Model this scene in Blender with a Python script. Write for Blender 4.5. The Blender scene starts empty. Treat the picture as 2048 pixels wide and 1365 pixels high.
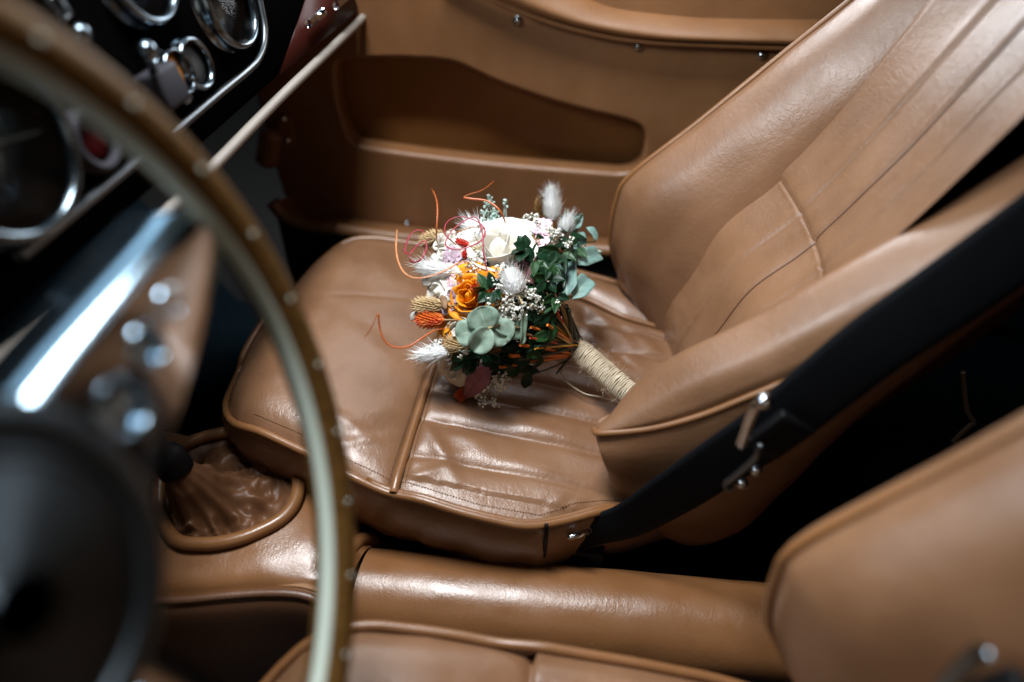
import bpy, bmesh, math, random
import numpy as np
from mathutils import Vector, Matrix, noise
from math import radians, sin, cos, pi, sqrt, exp, atan2

random.seed(7); rng = np.random.default_rng(7)
SC = bpy.context.scene
COL = SC.collection

# ------------------------------------------------------------------ camera
# x = towards the rear of the car, y = towards the passenger door, z = up; metres
CP = np.array([0.08138277, -0.64272852, 0.55025167])
RT = np.array([0.99139888, 0.13073383, 0.00607645])
UP = np.array([-0.0892259, 0.64120514, 0.76216449])
FW = np.array([-0.09574444, 0.7561512, -0.6473549])
FPX = 1365.333
cam = bpy.data.cameras.new("camera"); camo = bpy.data.objects.new("camera", cam); COL.objects.link(camo)
M = Matrix.Identity(4)
for i in range(3):
    M[i][0], M[i][1], M[i][2], M[i][3] = RT[i], UP[i], -FW[i], CP[i]
camo.matrix_world = M
cam.sensor_width = 36; cam.lens = 24; cam.clip_start = .02; cam.clip_end = 200
cam.dof.use_dof = True; cam.dof.focus_distance = .715; cam.dof.aperture_fstop = 1.5
cam.dof.aperture_blades = 0
SC.camera = camo

# ------------------------------------------------------------------ world, lamps, exposure
w = bpy.data.worlds.new("World"); SC.world = w; w.use_nodes = True
bg = w.node_tree.nodes["Background"]; bg.inputs[0].default_value = (.42, .62, .8, 1); bg.inputs[1].default_value = .004

def area(name, loc, to, sx, sy, power, col, spread=180):
    l = bpy.data.lights.new(name, 'AREA'); l.shape = 'RECTANGLE'; l.size = sx; l.size_y = sy
    l.energy = power; l.color = col; l.spread = radians(spread)
    o = bpy.data.objects.new(name, l); COL.objects.link(o); o.location = loc
    d = Vector(to) - Vector(loc)
    o.rotation_euler = d.to_track_quat('-Z', 'Y').to_euler()
    return o
area("open_roof_daylight", (-.17, -.08, 1.42), (.02, -.08, 0), .40, .36, 28.0, (.96, .98, 1))
area("windscreen_daylight", (-.52, .10, .84), (.10, -.05, -.02), .9, .38, 2.4, (.62, .84, 1))
area("windscreen_driver_side_daylight", (-.75, -.66, .88), (.15, -.2, .05), .46, .32, 12.0, (.88, .95, 1))
area("passenger_window_daylight", (.0, .60, .60), (.0, -.15, 0), .60, .30, 5.0, (.92, .96, 1))
area("driver_opening_daylight", (.25, -1.3, .80), (.1, .1, .0), .7, .5, .9, (1, .90, .78))
SC.view_settings.view_transform = 'Standard'; SC.view_settings.look = 'None'
SC.view_settings.exposure = .28; SC.view_settings.gamma = 1
try:
    SC.cycles.use_denoising = True
    SC.cycles.max_bounces = 8
    SC.cycles.caustics_reflective = False; SC.cycles.caustics_refractive = False
    SC.cycles.sample_clamp_indirect = 4
except Exception: pass

# ------------------------------------------------------------------ measuring and mesh helpers
def ray(px, py):
    return FW + RT * ((px - 1024) / FPX) - UP * ((py - 682.5) / FPX)
def at(px, py, z=None, y=None, x=None, pl=None):
    d = ray(px, py)
    if z is not None: t = (z - CP[2]) / d[2]
    elif y is not None: t = (y - CP[1]) / d[1]
    elif x is not None: t = (x - CP[0]) / d[0]
    else:
        n = np.array(pl[0]); t = (pl[1] - n @ CP) / (n @ d)
    return CP + d * t
def V(*a): return np.array(a, float)
def nrm(a):
    a = np.array(a, float); return a / (np.linalg.norm(a) + 1e-12)

def thing(name, label, cat, loc=(0, 0, 0), group=None):
    o = bpy.data.objects.new(name, None); COL.objects.link(o); o.location = loc
    o.empty_display_size = .05
    o['label'] = label; o['category'] = cat
    if group: o['group'] = group
    return o
BASE = {}
def base_of(p):
    b = Vector((0, 0, 0))
    while p is not None:
        b += p.location; p = p.parent
    return np.array(b)
def part(name, verts, faces, mat, parent=None, smooth=True, kind=None, thick=0, sub=0, label=None):
    me = bpy.data.meshes.new(name)
    vv = np.asarray(verts, float).reshape(-1, 3)
    if parent is not None: vv = vv - base_of(parent)
    me.from_pydata(vv.tolist(), [], [list(map(int, f)) for f in faces])
    if smooth: me.polygons.foreach_set('use_smooth', [True] * len(me.polygons))
    me.update()
    o = bpy.data.objects.new(name, me); COL.objects.link(o)
    me.materials.append(mat)
    if parent is not None: o.parent = parent
    if kind: o['kind'] = kind
    if label: o['label'] = label
    if thick:
        m = o.modifiers.new('thickness', 'SOLIDIFY'); m.thickness = thick; m.offset = -1
    if sub:
        m = o.modifiers.new('smooth', 'SUBSURF'); m.levels = sub; m.render_levels = sub
    return o
def tag(o, label, cat, group=None):
    o['label'] = label; o['category'] = cat
    if group: o['group'] = group
    return o
def gridf(nu, nv, cu=False, cv=False, off=0):
    f = []
    for i in range(nu if cu else nu - 1):
        for j in range(nv if cv else nv - 1):
            a = i * nv + j; b = ((i + 1) % nu) * nv + j
            c = ((i + 1) % nu) * nv + (j + 1) % nv; d = i * nv + (j + 1) % nv
            f.append((a + off, b + off, c + off, d + off))
    return f
def crom(P, n, closed=False):
    P = np.asarray(P, float); m = len(P)
    if closed: t = np.linspace(0, m, n, endpoint=False)
    else: t = np.linspace(0, m - 1, n)
    out = []
    for s in t:
        i = int(math.floor(s)); f = s - i
        if not closed and i >= m - 1: i, f = m - 2, 1.0
        if closed: p = [P[(i + k) % m] for k in (-1, 0, 1, 2)]
        else:
            p1, p2 = P[i], P[i + 1]
            p0 = P[i - 1] if i > 0 else 2 * p1 - p2
            p3 = P[i + 2] if i + 2 < m else 2 * p2 - p1
            p = [p0, p1, p2, p3]
        out.append(.5 * (2 * p[1] + (p[2] - p[0]) * f + (2 * p[0] - 5 * p[1] + 4 * p[2] - p[3]) * f * f
                         + (3 * p[1] - p[0] - 3 * p[2] + p[3]) * f ** 3))
    return np.array(out)
def patch(rows, nu, nv):
    R = [crom(r, nv) for r in rows]
    R = np.array(R)
    return np.stack([crom(R[:, j], nu) for j in range(nv)], 1)   # nu,nv,3
class MB:
    """collects pieces of one part"""
    def __init__(s): s.v = []; s.f = []; s.n = 0
    def add(s, v, f):
        v = np.asarray(v, float).reshape(-1, 3); s.v.append(v)
        s.f += [tuple(int(k) + s.n for k in q) for q in f]; s.n += len(v); return s
    def build(s, name, mat, parent=None, **k):
        return part(name, np.concatenate(s.v), s.f, mat, parent, **k)
def tube_geo(P, r, n=8, closed=False, caps=True, flat=None, upv=None):
    P = np.asarray(P, float); m = len(P)
    rr = np.broadcast_to(np.asarray(r, float), (m,))
    T = np.zeros_like(P)
    if closed: T = np.roll(P, -1, 0) - np.roll(P, 1, 0)
    else:
        T[1:-1] = P[2:] - P[:-2]; T[0] = P[1] - P[0]; T[-1] = P[-1] - P[-2]
    T /= (np.linalg.norm(T, axis=1)[:, None] + 1e-12)
    u = np.array(upv if upv is not None else (0, 0, 1.0), float)
    if abs(u @ T[0]) > .95: u = np.array((0, 1.0, 0))
    v = []
    for i in range(m):
        u = u - (u @ T[i]) * T[i]; u /= np.linalg.norm(u) + 1e-12
        b = np.cross(T[i], u)
        for k in range(n):
            a = 2 * pi * k / n
            fl = flat if flat is not None else 1
            v.append(P[i] + rr[i] * (cos(a) * u * fl + sin(a) * b))
    f = gridf(m, n, cu=closed, cv=True)
    if not closed and caps:
        f.append(tuple(range(n - 1, -1, -1))); f.append(tuple((m - 1) * n + k for k in range(n)))
    return np.array(v), f
def tube(name, P, r, mat, parent=None, n=8, closed=False, **k):
    v, f = tube_geo(P, r, n, closed); return part(name, v, f, mat, parent, **k)
def box_geo(c, s, R=None, bev=.2):
    """chamfered box: centre c, size s, rotation columns R"""
    bm = bmesh.new(); bmesh.ops.create_cube(bm, size=1)
    for q in bm.verts: q.co = Vector([q.co[i] * s[i] for i in range(3)])
    bmesh.ops.bevel(bm, geom=bm.edges[:], offset=min(s) * bev, segments=2, affect='EDGES', profile=.6)
    bm.verts.index_update()
    v = np.array([q.co[:] for q in bm.verts]); f = [[q.index for q in p.verts] for p in bm.faces]; bm.free()
    if R is not None: v = v @ np.array(R).T
    return v + np.array(c), f
def frame(z, up=(0, 0, 1)):
    z = nrm(z); u = np.array(up, float)
    if abs(u @ z) > .97: u = np.array((1.0, 0, 0))
    x = nrm(np.cross(u, z)); y = np.cross(z, x)
    return np.stack([x, y, z], 1)           # columns
def lathe_geo(c, axis, prof, n=24, up=(0, 0, 1)):
    R = frame(axis, up); v = []
    for r, z in prof:
        for k in range(n):
            a = 2 * pi * k / n; v.append(np.array(c) + R @ np.array((r * cos(a), r * sin(a), z)))
    f = gridf(len(prof), n, cv=True)
    f.append(tuple(range(n - 1, -1, -1))); f.append(tuple((len(prof) - 1) * n + k for k in range(n)))
    return np.array(v), f
def lathe(name, c, axis, prof, mat, parent=None, n=24, **k):
    v, f = lathe_geo(c, axis, prof, n); return part(name, v, f, mat, parent, **k)
def ball_geo(c, r, n=8, m=6, sc=(1, 1, 1)):
    v = [];
    for i in range(m + 1):
        t = pi * i / m
        for k in range(n):
            a = 2 * pi * k / n
            v.append((c[0] + r * sc[0] * sin(t) * cos(a), c[1] + r * sc[1] * sin(t) * sin(a), c[2] + r * sc[2] * cos(t)))
    return np.array(v), gridf(m + 1, n, cv=True)
def fill_outline(outer, holes, depth, bev, place):
    """outline with holes -> bevelled slab; place maps (u,v,w) to 3-D"""
    cu = bpy.data.curves.new('tmp', 'CURVE'); cu.dimensions = '2D'; cu.fill_mode = 'BOTH'
    cu.extrude = depth; cu.bevel_depth = bev; cu.bevel_resolution = 3
    for L in [outer] + holes:
        s = cu.splines.new('POLY'); s.points.add(len(L) - 1); s.use_cyclic_u = True
        for q, p in zip(s.points, L): q.co = (p[0], p[1], 0, 1)
    o = bpy.data.objects.new('tmp', cu); COL.objects.link(o)
    dg = bpy.context.evaluated_depsgraph_get(); me = o.evaluated_get(dg).to_mesh()
    v = np.array([place(*q.co) for q in me.vertices]); f = [list(p.vertices) for p in me.polygons]
    o.evaluated_get(dg).to_mesh_clear(); bpy.data.objects.remove(o); bpy.data.curves.remove(cu)
    return v, f
def flat_shade_angle(o, ang=35):
    for p in o.data.polygons: p.use_smooth = True
    try: o.data.set_sharp_from_angle(angle=radians(ang))
    except Exception: pass
    return o

# ------------------------------------------------------------------ materials
def mat(name, col, rough=.5, metal=0, spec=.5, coat=0, sss=0, trans=0):
    m = bpy.data.materials.new(name); m.use_nodes = True
    b = m.node_tree.nodes['Principled BSDF']
    b.inputs['Base Color'].default_value = (*col, 1); b.inputs['Roughness'].default_value = rough
    b.inputs['Metallic'].default_value = metal; b.inputs['Specular IOR Level'].default_value = spec
    b.inputs['Coat Weight'].default_value = coat
    if sss:
        b.inputs['Subsurface Weight'].default_value = sss; b.inputs['Subsurface Radius'].default_value = (.004, .003, .002)
    return m
class N:
    def __init__(s, m): s.t = m.node_tree; s.b = s.t.nodes['Principled BSDF']; s.co = s.t.nodes.new('ShaderNodeTexCoord')
    def new(s, ty, **k):
        n = s.t.nodes.new(ty)
        for a, b in k.items(): setattr(n, a, b)
        return n
    def link(s, a, b): s.t.links.new(a, b)
    def noise(s, scale, detail=4, rough=.55, vec=None, dist=0):
        n = s.new('ShaderNodeTexNoise'); n.inputs['Scale'].default_value = scale; n.inputs['Detail'].default_value = detail
        n.inputs['Roughness'].default_value = rough; n.inputs['Distortion'].default_value = dist
        s.link(vec if vec is not None else s.co.outputs['Object'], n.inputs['Vector']); return n
    def mapping(s, sc, rot=(0, 0, 0)):
        n = s.new('ShaderNodeMapping'); n.inputs['Scale'].default_value = sc; n.inputs['Rotation'].default_value = rot
        s.link(s.co.outputs['Object'], n.inputs['Vector']); return n.outputs['Vector']
    def ramp(s, src, stops):
        n = s.new('ShaderNodeValToRGB'); e = n.color_ramp.elements
        while len(e) < len(stops): e.new(.5)
        for q, (p, c) in zip(e, stops): q.position = p; q.color = (*c, 1) if len(c) == 3 else c
        s.link(src, n.inputs[0]); return n.outputs[0]
    def bump(s, src, strength, dist, prev=None):
        n = s.new('ShaderNodeBump'); n.inputs['Strength'].default_value = strength; n.inputs['Distance'].default_value = dist
        s.link(src, n.inputs['Height'])
        if prev is not None: s.link(prev, n.inputs['Normal'])
        return n.outputs['Normal']

def leather(name, c1, c2, rough=.36, grain=1.0, crease=1.0):
    m = mat(name, c1, rough); n = N(m)
    big = n.noise(9, 5)
    n.link(n.ramp(big.outputs['Fac'], [(.33, c2), (.62, c1)]), n.b.inputs['Base Color'])
    r = n.noise(38, 5)
    n.link(n.ramp(r.outputs['Fac'], [(.3, (rough - .07,) * 3), (.75, (rough + .12,) * 3)]), n.b.inputs['Roughness'])
    fine = n.noise(520, 3, .6)
    b0 = n.bump(fine.outputs['Fac'], .42 * grain, .0005)
    cr = n.noise(230, 4, .6, n.mapping((1, .5, .8), (.3, .2, .6)), .5)
    b1 = n.bump(cr.outputs['Fac'], .40 * crease, .0010, b0)
    wv = n.noise(24, 3, .5, None, .4)
    b2 = n.bump(wv.outputs['Fac'], .10 * crease, .005, b1)
    n.b.inputs['Coat Weight'].default_value = .22; n.b.inputs['Coat Roughness'].default_value = .30
    n.link(b2, n.b.inputs['Coat Normal'])
    n.link(b2, n.b.inputs['Normal'])
    return m
TAN, TAN2 = (.215, .110, .056), (.15, .072, .034)
L_SEAT = leather('tan_seat_leather', TAN, TAN2, .37, 1.1, .95)
L_DOOR = leather('tan_door_leather', (.20, .092, .036), (.15, .066, .024), .46, .6, .5)
L_LINE = leather('brown_pocket_lining', (.24, .094, .018), (.19, .07, .012), .6, .5, .4)
L_TUN = leather('tan_tunnel_leather', (.205, .092, .036), (.165, .072, .026), .31, .8, .6)
L_PIPE = leather('tan_piping', (.21, .093, .034), (.165, .072, .024), .33, .3, .3)
L_BOOT = leather('shade_darkened_gaiter_leather', (.14, .062, .027), (.08, .034, .014), .5, .5, .5)  # leather colour darkened to stand for the shade inside the gaiter ring
L_BOOT.node_tree.nodes['Principled BSDF'].inputs['Specular IOR Level'].default_value = .35
L_BOOT.node_tree.nodes['Principled BSDF'].inputs['Coat Weight'].default_value = 0
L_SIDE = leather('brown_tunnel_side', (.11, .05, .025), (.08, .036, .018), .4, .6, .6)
THREAD = mat('tan_thread', (.27, .14, .065), .7)
BLACK = mat('black_vinyl', (.003, .003, .0035), .55, spec=.15)
DASH = mat('black_dash_leathercloth', (.002, .002, .002), .7, spec=0); _n = N(DASH); DASH.node_tree.links.new(_n.bump(_n.noise(500, 3).outputs['Fac'], .2, .0004), _n.b.inputs['Normal'])
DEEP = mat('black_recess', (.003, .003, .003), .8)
CHROME = mat('chrome', (.55, .60, .64), .10, 1)
FLANGE = mat('sky_tinted_polished_edge', (.26, .36, .44), .2, 1)  # aluminium edge with the blue of its sky reflection put into the colour
ALU = mat('polished_aluminium', (.62, .63, .64), .12, 1)
ALU_B = mat('brushed_aluminium', (.14, .155, .165), .35, 1)
BEZEL = mat('dim_chrome_bezel', (.15, .19, .22), .2, 1)
RIMBAND = mat('dull_aluminium_band', (.40, .46, .40), .5, .2)
BEIGE = mat('beige_trim_piping', (.22, .195, .17), .5)
HUBM = mat('dark_polished_hub', (.032, .040, .046), .45, 1)
GLOSSB = mat('dark_horn_button', (.028, .028, .03), .45, 1)
GLASS = mat('gauge_glass', (.95, .97, .96), .02, trans=1)
GLASS.node_tree.nodes['Principled BSDF'].inputs['Transmission Weight'].default_value = 1; GLASS.node_tree.nodes['Principled BSDF'].inputs['IOR'].default_value = 1.12
DIAL = mat('dark_dial', (.012, .013, .014), .5)
DIALG = mat('grey_dial_face', (.36, .38, .37), .5)
WHITEP = mat('white_dial_print', (.4, .4, .37), .6)
AMBER = mat('amber_lens', (.6, .22, .01), .5, spec=.15)
RED = mat('red_lens', (.025, .0006, .001), .7, spec=.03)
GREYP = mat('grey_switch_plastic', (.03, .03, .036), .55, spec=.1)
CARPET = mat('black_blue_carpet', (.008, .016, .022), .95, spec=.1)
_n = N(CARPET); _c = _n.noise(420, 3); CARPET.node_tree.links.new(_n.ramp(_c.outputs['Fac'], [(.35, (.004, .008, .012)), (.7, (.016, .036, .05))]), _n.b.inputs['Base Color'])
CARPET.node_tree.links.new(_n.bump(_c.outputs['Fac'], .9, .004), _n.b.inputs['Normal'])
WEB = mat('black_webbing', (.003, .004, .0055), .75, spec=.12)
_n = N(WEB); _w = _n.new('ShaderNodeTexWave'); _w.inputs['Scale'].default_value = 260; _n.link(_n.co.outputs['Object'], _w.inputs['Vector'])
WEB.node_tree.links.new(_n.bump(_w.outputs['Fac'], .4, .0006), _n.b.inputs['Normal'])
WOOD = mat('varnished_rim_wood', (.16, .075, .018), .5, coat=0, spec=.08)
_n = N(WOOD); _w = _n.noise(45, 5, .6, _n.mapping((1, 5, 5)), .8)
WOOD.node_tree.links.new(_n.ramp(_w.outputs['Fac'], [(.3, (.05, .025, .006)), (.7, (.11, .055, .014))]), _n.b.inputs['Base Color'])
MAHOG = mat('mahogany_gloss', (.03, .005, .003), .4, spec=.12)
ASPH = mat('dark_ground', (.02, .02, .02), .9)

def petalm(name, c, tip, rough=.6, vein=.25):
    m = mat(name, c, rough, spec=.3, sss=.25); n = N(m)
    v = n.noise(90, 4); n.link(n.ramp(v.outputs['Fac'], [(.3, tip), (.65, c)]), n.b.inputs['Base Color'])
    n.link(n.bump(n.noise(240, 3).outputs['Fac'], vein, .0008), n.b.inputs['Normal'])
    return m
P_WHITE = petalm('cream_white_petal', (.74, .71, .64), (.68, .64, .56))
P_WOOD = petalm('sola_white_petal', (.74, .72, .66), (.66, .62, .54))
P_TANEDGE = petalm('tan_bark_edge', (.34, .21, .11), (.22, .12, .06))
P_ORANGE = petalm('orange_petal', (.82, .33, .008), (.74, .24, .004))
P_PINK = petalm('pale_pink_petal', (.76, .55, .60), (.66, .46, .54))
P_LILAC = petalm('lilac_petal', (.56, .43, .50), (.45, .33, .40))
P_DUSTY = petalm('dusty_rose_petal', (.2, .09, .09), (.13, .055, .055))
def leafm(name, c1, c2, rough=.5, spec=.4, bump=.3):
    m = mat(name, c1, rough, spec=spec); n = N(m)
    v = n.noise(110, 5); n.link(n.ramp(v.outputs['Fac'], [(.32, c2), (.68, c1)]), n.b.inputs['Base Color'])
    n.link(n.bump(n.noise(300, 3).outputs['Fac'], bump, .0006), n.b.inputs['Normal']); return m
F_EUC = leafm('silver_eucalyptus_leaf', (.29, .39, .31), (.15, .235, .175), .6)
F_EUCB = leafm('blue_eucalyptus_leaf', (.17, .29, .26), (.11, .20, .18), .55)
F_EUCD = leafm('eucalyptus_underside', (.18, .27, .2), (.13, .2, .14), .6)
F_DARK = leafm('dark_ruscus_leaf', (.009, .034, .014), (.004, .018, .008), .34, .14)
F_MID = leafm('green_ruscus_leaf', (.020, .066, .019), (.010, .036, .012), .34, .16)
F_PURP = leafm('purple_leaf', (.27, .10, .13), (.19, .06, .085), .5)
VEIN = mat('pale_leaf_vein', (.42, .5, .38), .6)
FLUFF = mat('white_grass_fluff', (.86, .87, .86), .8, spec=.2, sss=.2)
BEIGEG = leafm('beige_seed_scale', (.62, .48, .28), (.5, .36, .19), .7, .2)
TANG = leafm('tan_seed_scale', (.36, .21, .08), (.26, .14, .05), .7, .2)
CORAL = leafm('coral_seed_scale', (.72, .10, .035), (.78, .26, .04), .6, .3)
REDG = leafm('red_seed_scale', (.68, .035, .015), (.55, .02, .012), .6, .3)
BREATH = mat('baby_breath_white', (.80, .80, .74), .8, spec=.2)
BREATHM = mat('mint_statice', (.50, .66, .60), .8, spec=.2)
BSTEM = mat('thin_pale_stem', (.33, .31, .2), .7)
WILO = leafm('orange_rattan', (.50, .13, .035), (.40, .085, .02), .4, .5)
WILT = leafm('tan_rattan', (.50, .20, .07), (.38, .13, .04), .4, .5)
WILR = leafm('crimson_rattan', (.36, .015, .045), (.22, .008, .03), .4, .5)
ST_O = mat('orange_stem', (.62, .17, .02), .5); ST_R = mat('red_stem', (.5, .06, .02), .5)
ST_B = mat('straw_stem', (.42, .3, .14), .6); ST_G = mat('green_stem', (.05, .08, .02), .5); ST_D = mat('dark_stem', (.012, .02, .008), .5)
ST_Y = mat('yellow_stem', (.62, .32, .03), .5)
TWINE = leafm('jute_twine', (.56, .48, .36), (.38, .31, .22), .9, .15, .9)
CORD = mat('pale_cord', (.4, .33, .27), .6)

# ------------------------------------------------------------------ ground, floor, bulkhead
def sheet(name, x0, x1, y0, y1, z, m):
    o = part(name, [(x0, y0, z), (x1, y0, z), (x1, y1, z), (x0, y1, z)], [(0, 1, 2, 3)], m); o['kind'] = 'structure'; return o
sheet('ground', -60, 60, -60, 60, -.62, ASPH)
_f = patch([[(x, y, -.30 + .004 * sin(9 * x + 5 * y)) for y in np.linspace(-1.0, .4, 8)] for x in np.linspace(-1.3, .42, 10)], 40, 40)
o = part('floor', _f, gridf(40, 40), CARPET); o['kind'] = 'structure'
# raised carpeted shelf behind the seats
_r = patch([[(x, y, z) for y in (-1.0, -.5, 0, .4)] for x, z in ((.40, -.30), (.43, -.2), (.46, -.14), (.56, -.12), (.75, -.11), (1.2, -.10))], 40, 24)
o = part('floor_rear_shelf', _r, gridf(40, 24), CARPET); o['kind'] = 'structure'
_r = patch([[(x, y, z + .03 * (1 - (y / 1.0 + .3) ** 2)) for y in (-1.0, -.7, -.3, .1, .42)] for x, z in ((.12, .80), (.13, .775), (.35, .80), (.7, .80), (1.2, .72))], 30, 20)  # unseen roof panel added to shade the upper backrest from the overhead lamp
o = part('added_roof_shade', np.concatenate([_r.reshape(-1, 3), _r.reshape(-1, 3) + V(0, 0, .03)]), gridf(30, 20) + [tuple(reversed(q)) for q in gridf(30, 20, off=600)], BLACK); o['kind'] = 'structure'
_r = patch([[(x, y, z) for x in (-1.0, -.8, -.62)] for y, z in ((-1.0, .05), (0, .05), (.4, .05))], 6, 6)
_r = patch([[(-.62 - .25 * t, y, -.30 + .42 * t) for t in (0, .5, 1)] for y in (-1.0, -.3, .4)], 8, 8)
o = part('footwell_bulkhead', _r, gridf(8, 8), CARPET); o['kind'] = 'structure'

# ------------------------------------------------------------------ passenger seat
def itp(x, xs, ys): return np.interp(x, xs, ys)
def sm(a, b, x):
    t = min(1, max(0, (x - a) / (b - a))); return t * t * (3 - 2 * t)
XS = [-.31, -.30, -.285, -.26, -.22, -.17, -.128, -.08, 0, .06, .09, .133, .20, .30]
YN = [-.10, -.145, -.178, -.200, -.213, -.226, -.241, -.250, -.260, -.258, -.240, -.219, -.185, -.15]
YF = [.04, .075, .105, .138, .156, .163, .164, .165, .168, .168, .165, .160, .15, .14]
YFI = lambda x: itp(x, [-.08, .0, .059, .093, .142, .202, .30], [.114, .116, .112, .107, .086, .077, .076])
RIDGES = []          # (p0,p1,width,height)
def rid(x0, y0, x1, y1, w_, h_): RIDGES.append((V(x0, y0), V(x1, y1), w_, h_))
rid(-.072, -.165, -.028, -.225, .008, .0035); rid(-.074, -.22, -.03, -.20, .006, .002); rid(-.07, -.238, -.035, -.215, .006, .0022)
rid(-.04, -.17, .0, -.185, .012, .003); rid(.02, -.195, .10, -.215, .02, .0045); rid(.03, -.14, .09, -.15, .014, .004)
rid(.06, .08, .09, .03, .010, .0045); rid(.09, .085, .085, .045, .008, -.0035); rid(.085, .05, .12, .0, .008, .005); rid(.10, .08, .15, .03, .010, .004)
rid(.15, .06, .19, .01, .012, .004); rid(.075, .10, .11, .075, .006, .003); rid(.11, .02, .15, -.01, .006, -.003); rid(.12, -.005, .17, .02, .006, .003)
for i in range(9):
    x0 = .055 + .011 * i; rid(x0, -.25 + .003 * i, x0 + .012, -.228 + .003 * i, .0030, .0006 * (1 if i % 2 else -.7))
rid(-.16, -.20, -.10, -.15, .014, .003); rid(-.19, -.17, -.12, -.20, .007, .002); rid(-.20, -.05, -.11, -.10, .02, .003); rid(-.15, -.22, -.10, -.19, .006, .0018)
rid(-.24, .10, -.13, .04, .03, .003); rid(-.22, .0, -.12, .03, .004, -.001)
def ridge_h(x, y):
    s = 0
    for a, b, w_, h_ in RIDGES:
        d = b - a; L = np.linalg.norm(d); d = d / L; q = V(x, y) - a
        t = q @ d; e = q @ V(-d[1], d[0])
        if abs(e) > 3 * w_: continue
        k = exp(-(e / w_) ** 2)
        k *= 1 / (1 + exp(-(t + .0) / (.12 * L))) * 1 / (1 + exp((t - L) / (.12 * L)))
        s += h_ * k
    return s
SX = lambda y: -.083 - .004 * (y + .05)           # cross seam between front roll and pleated panel
PLEATS = [-.208, -.158, -.113, -.070, -.027, .016, .060]
def cush_h(x, y, v):
    yn, yf = itp(x, XS, YN), itp(x, XS, YF)
    z = -.15 * x
    d = min(y - yn, yf - y)
    edge = 1 - exp(-max(d, 0) / .016)
    xs = SX(y)
    if x < xs:                                    # plain front roll
        s = (xs - x)
        z += edge * (.004 + .017 * sin(min(s / .13, 1) * pi * .55)) - .004
        z += .004 * exp(-(s / .006) ** 2) * -1.2
        z -= .055 * max(0, (-.225 - x) / .085) ** 2
        z -= .006 * exp(-s / .012)
    else:
        s = x - xs; yfi = YFI(x)
        if y < yfi:
            z += edge * .007 - .004 * exp(-s / .010) - .002
            if y > -.235:
                pp = [-.262] + PLEATS + [yfi]
                for a, b in zip(pp[:-1], pp[1:]):
                    if a <= y <= b:
                        t = (y - a) / (b - a) * 2 - 1; z += .0058 * (1 - abs(t) ** 3.2) * min(1, s / .012) - .0026
            z -= .010 * sm(-.05, .10, y) * sm(yfi, yfi - .05, y) * 0
            z -= .004 * exp(-abs(y - yfi) / .006)
        else:                                     # far side roll
            t = (y - yfi) / max(yf - yfi, .01)
            z += .016 * sin(min(max(t, 0), 1) * pi) ** .8 + .002
    z += ridge_h(x, y) * min(1, d / .006 if d > 0 else 0)
    z += .0012 * noise.noise(Vector((x * 22, y * 22, .3))) * edge + .0003 * noise.noise(Vector((x * 60, y * 60, 2))) * edge
    return z

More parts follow.
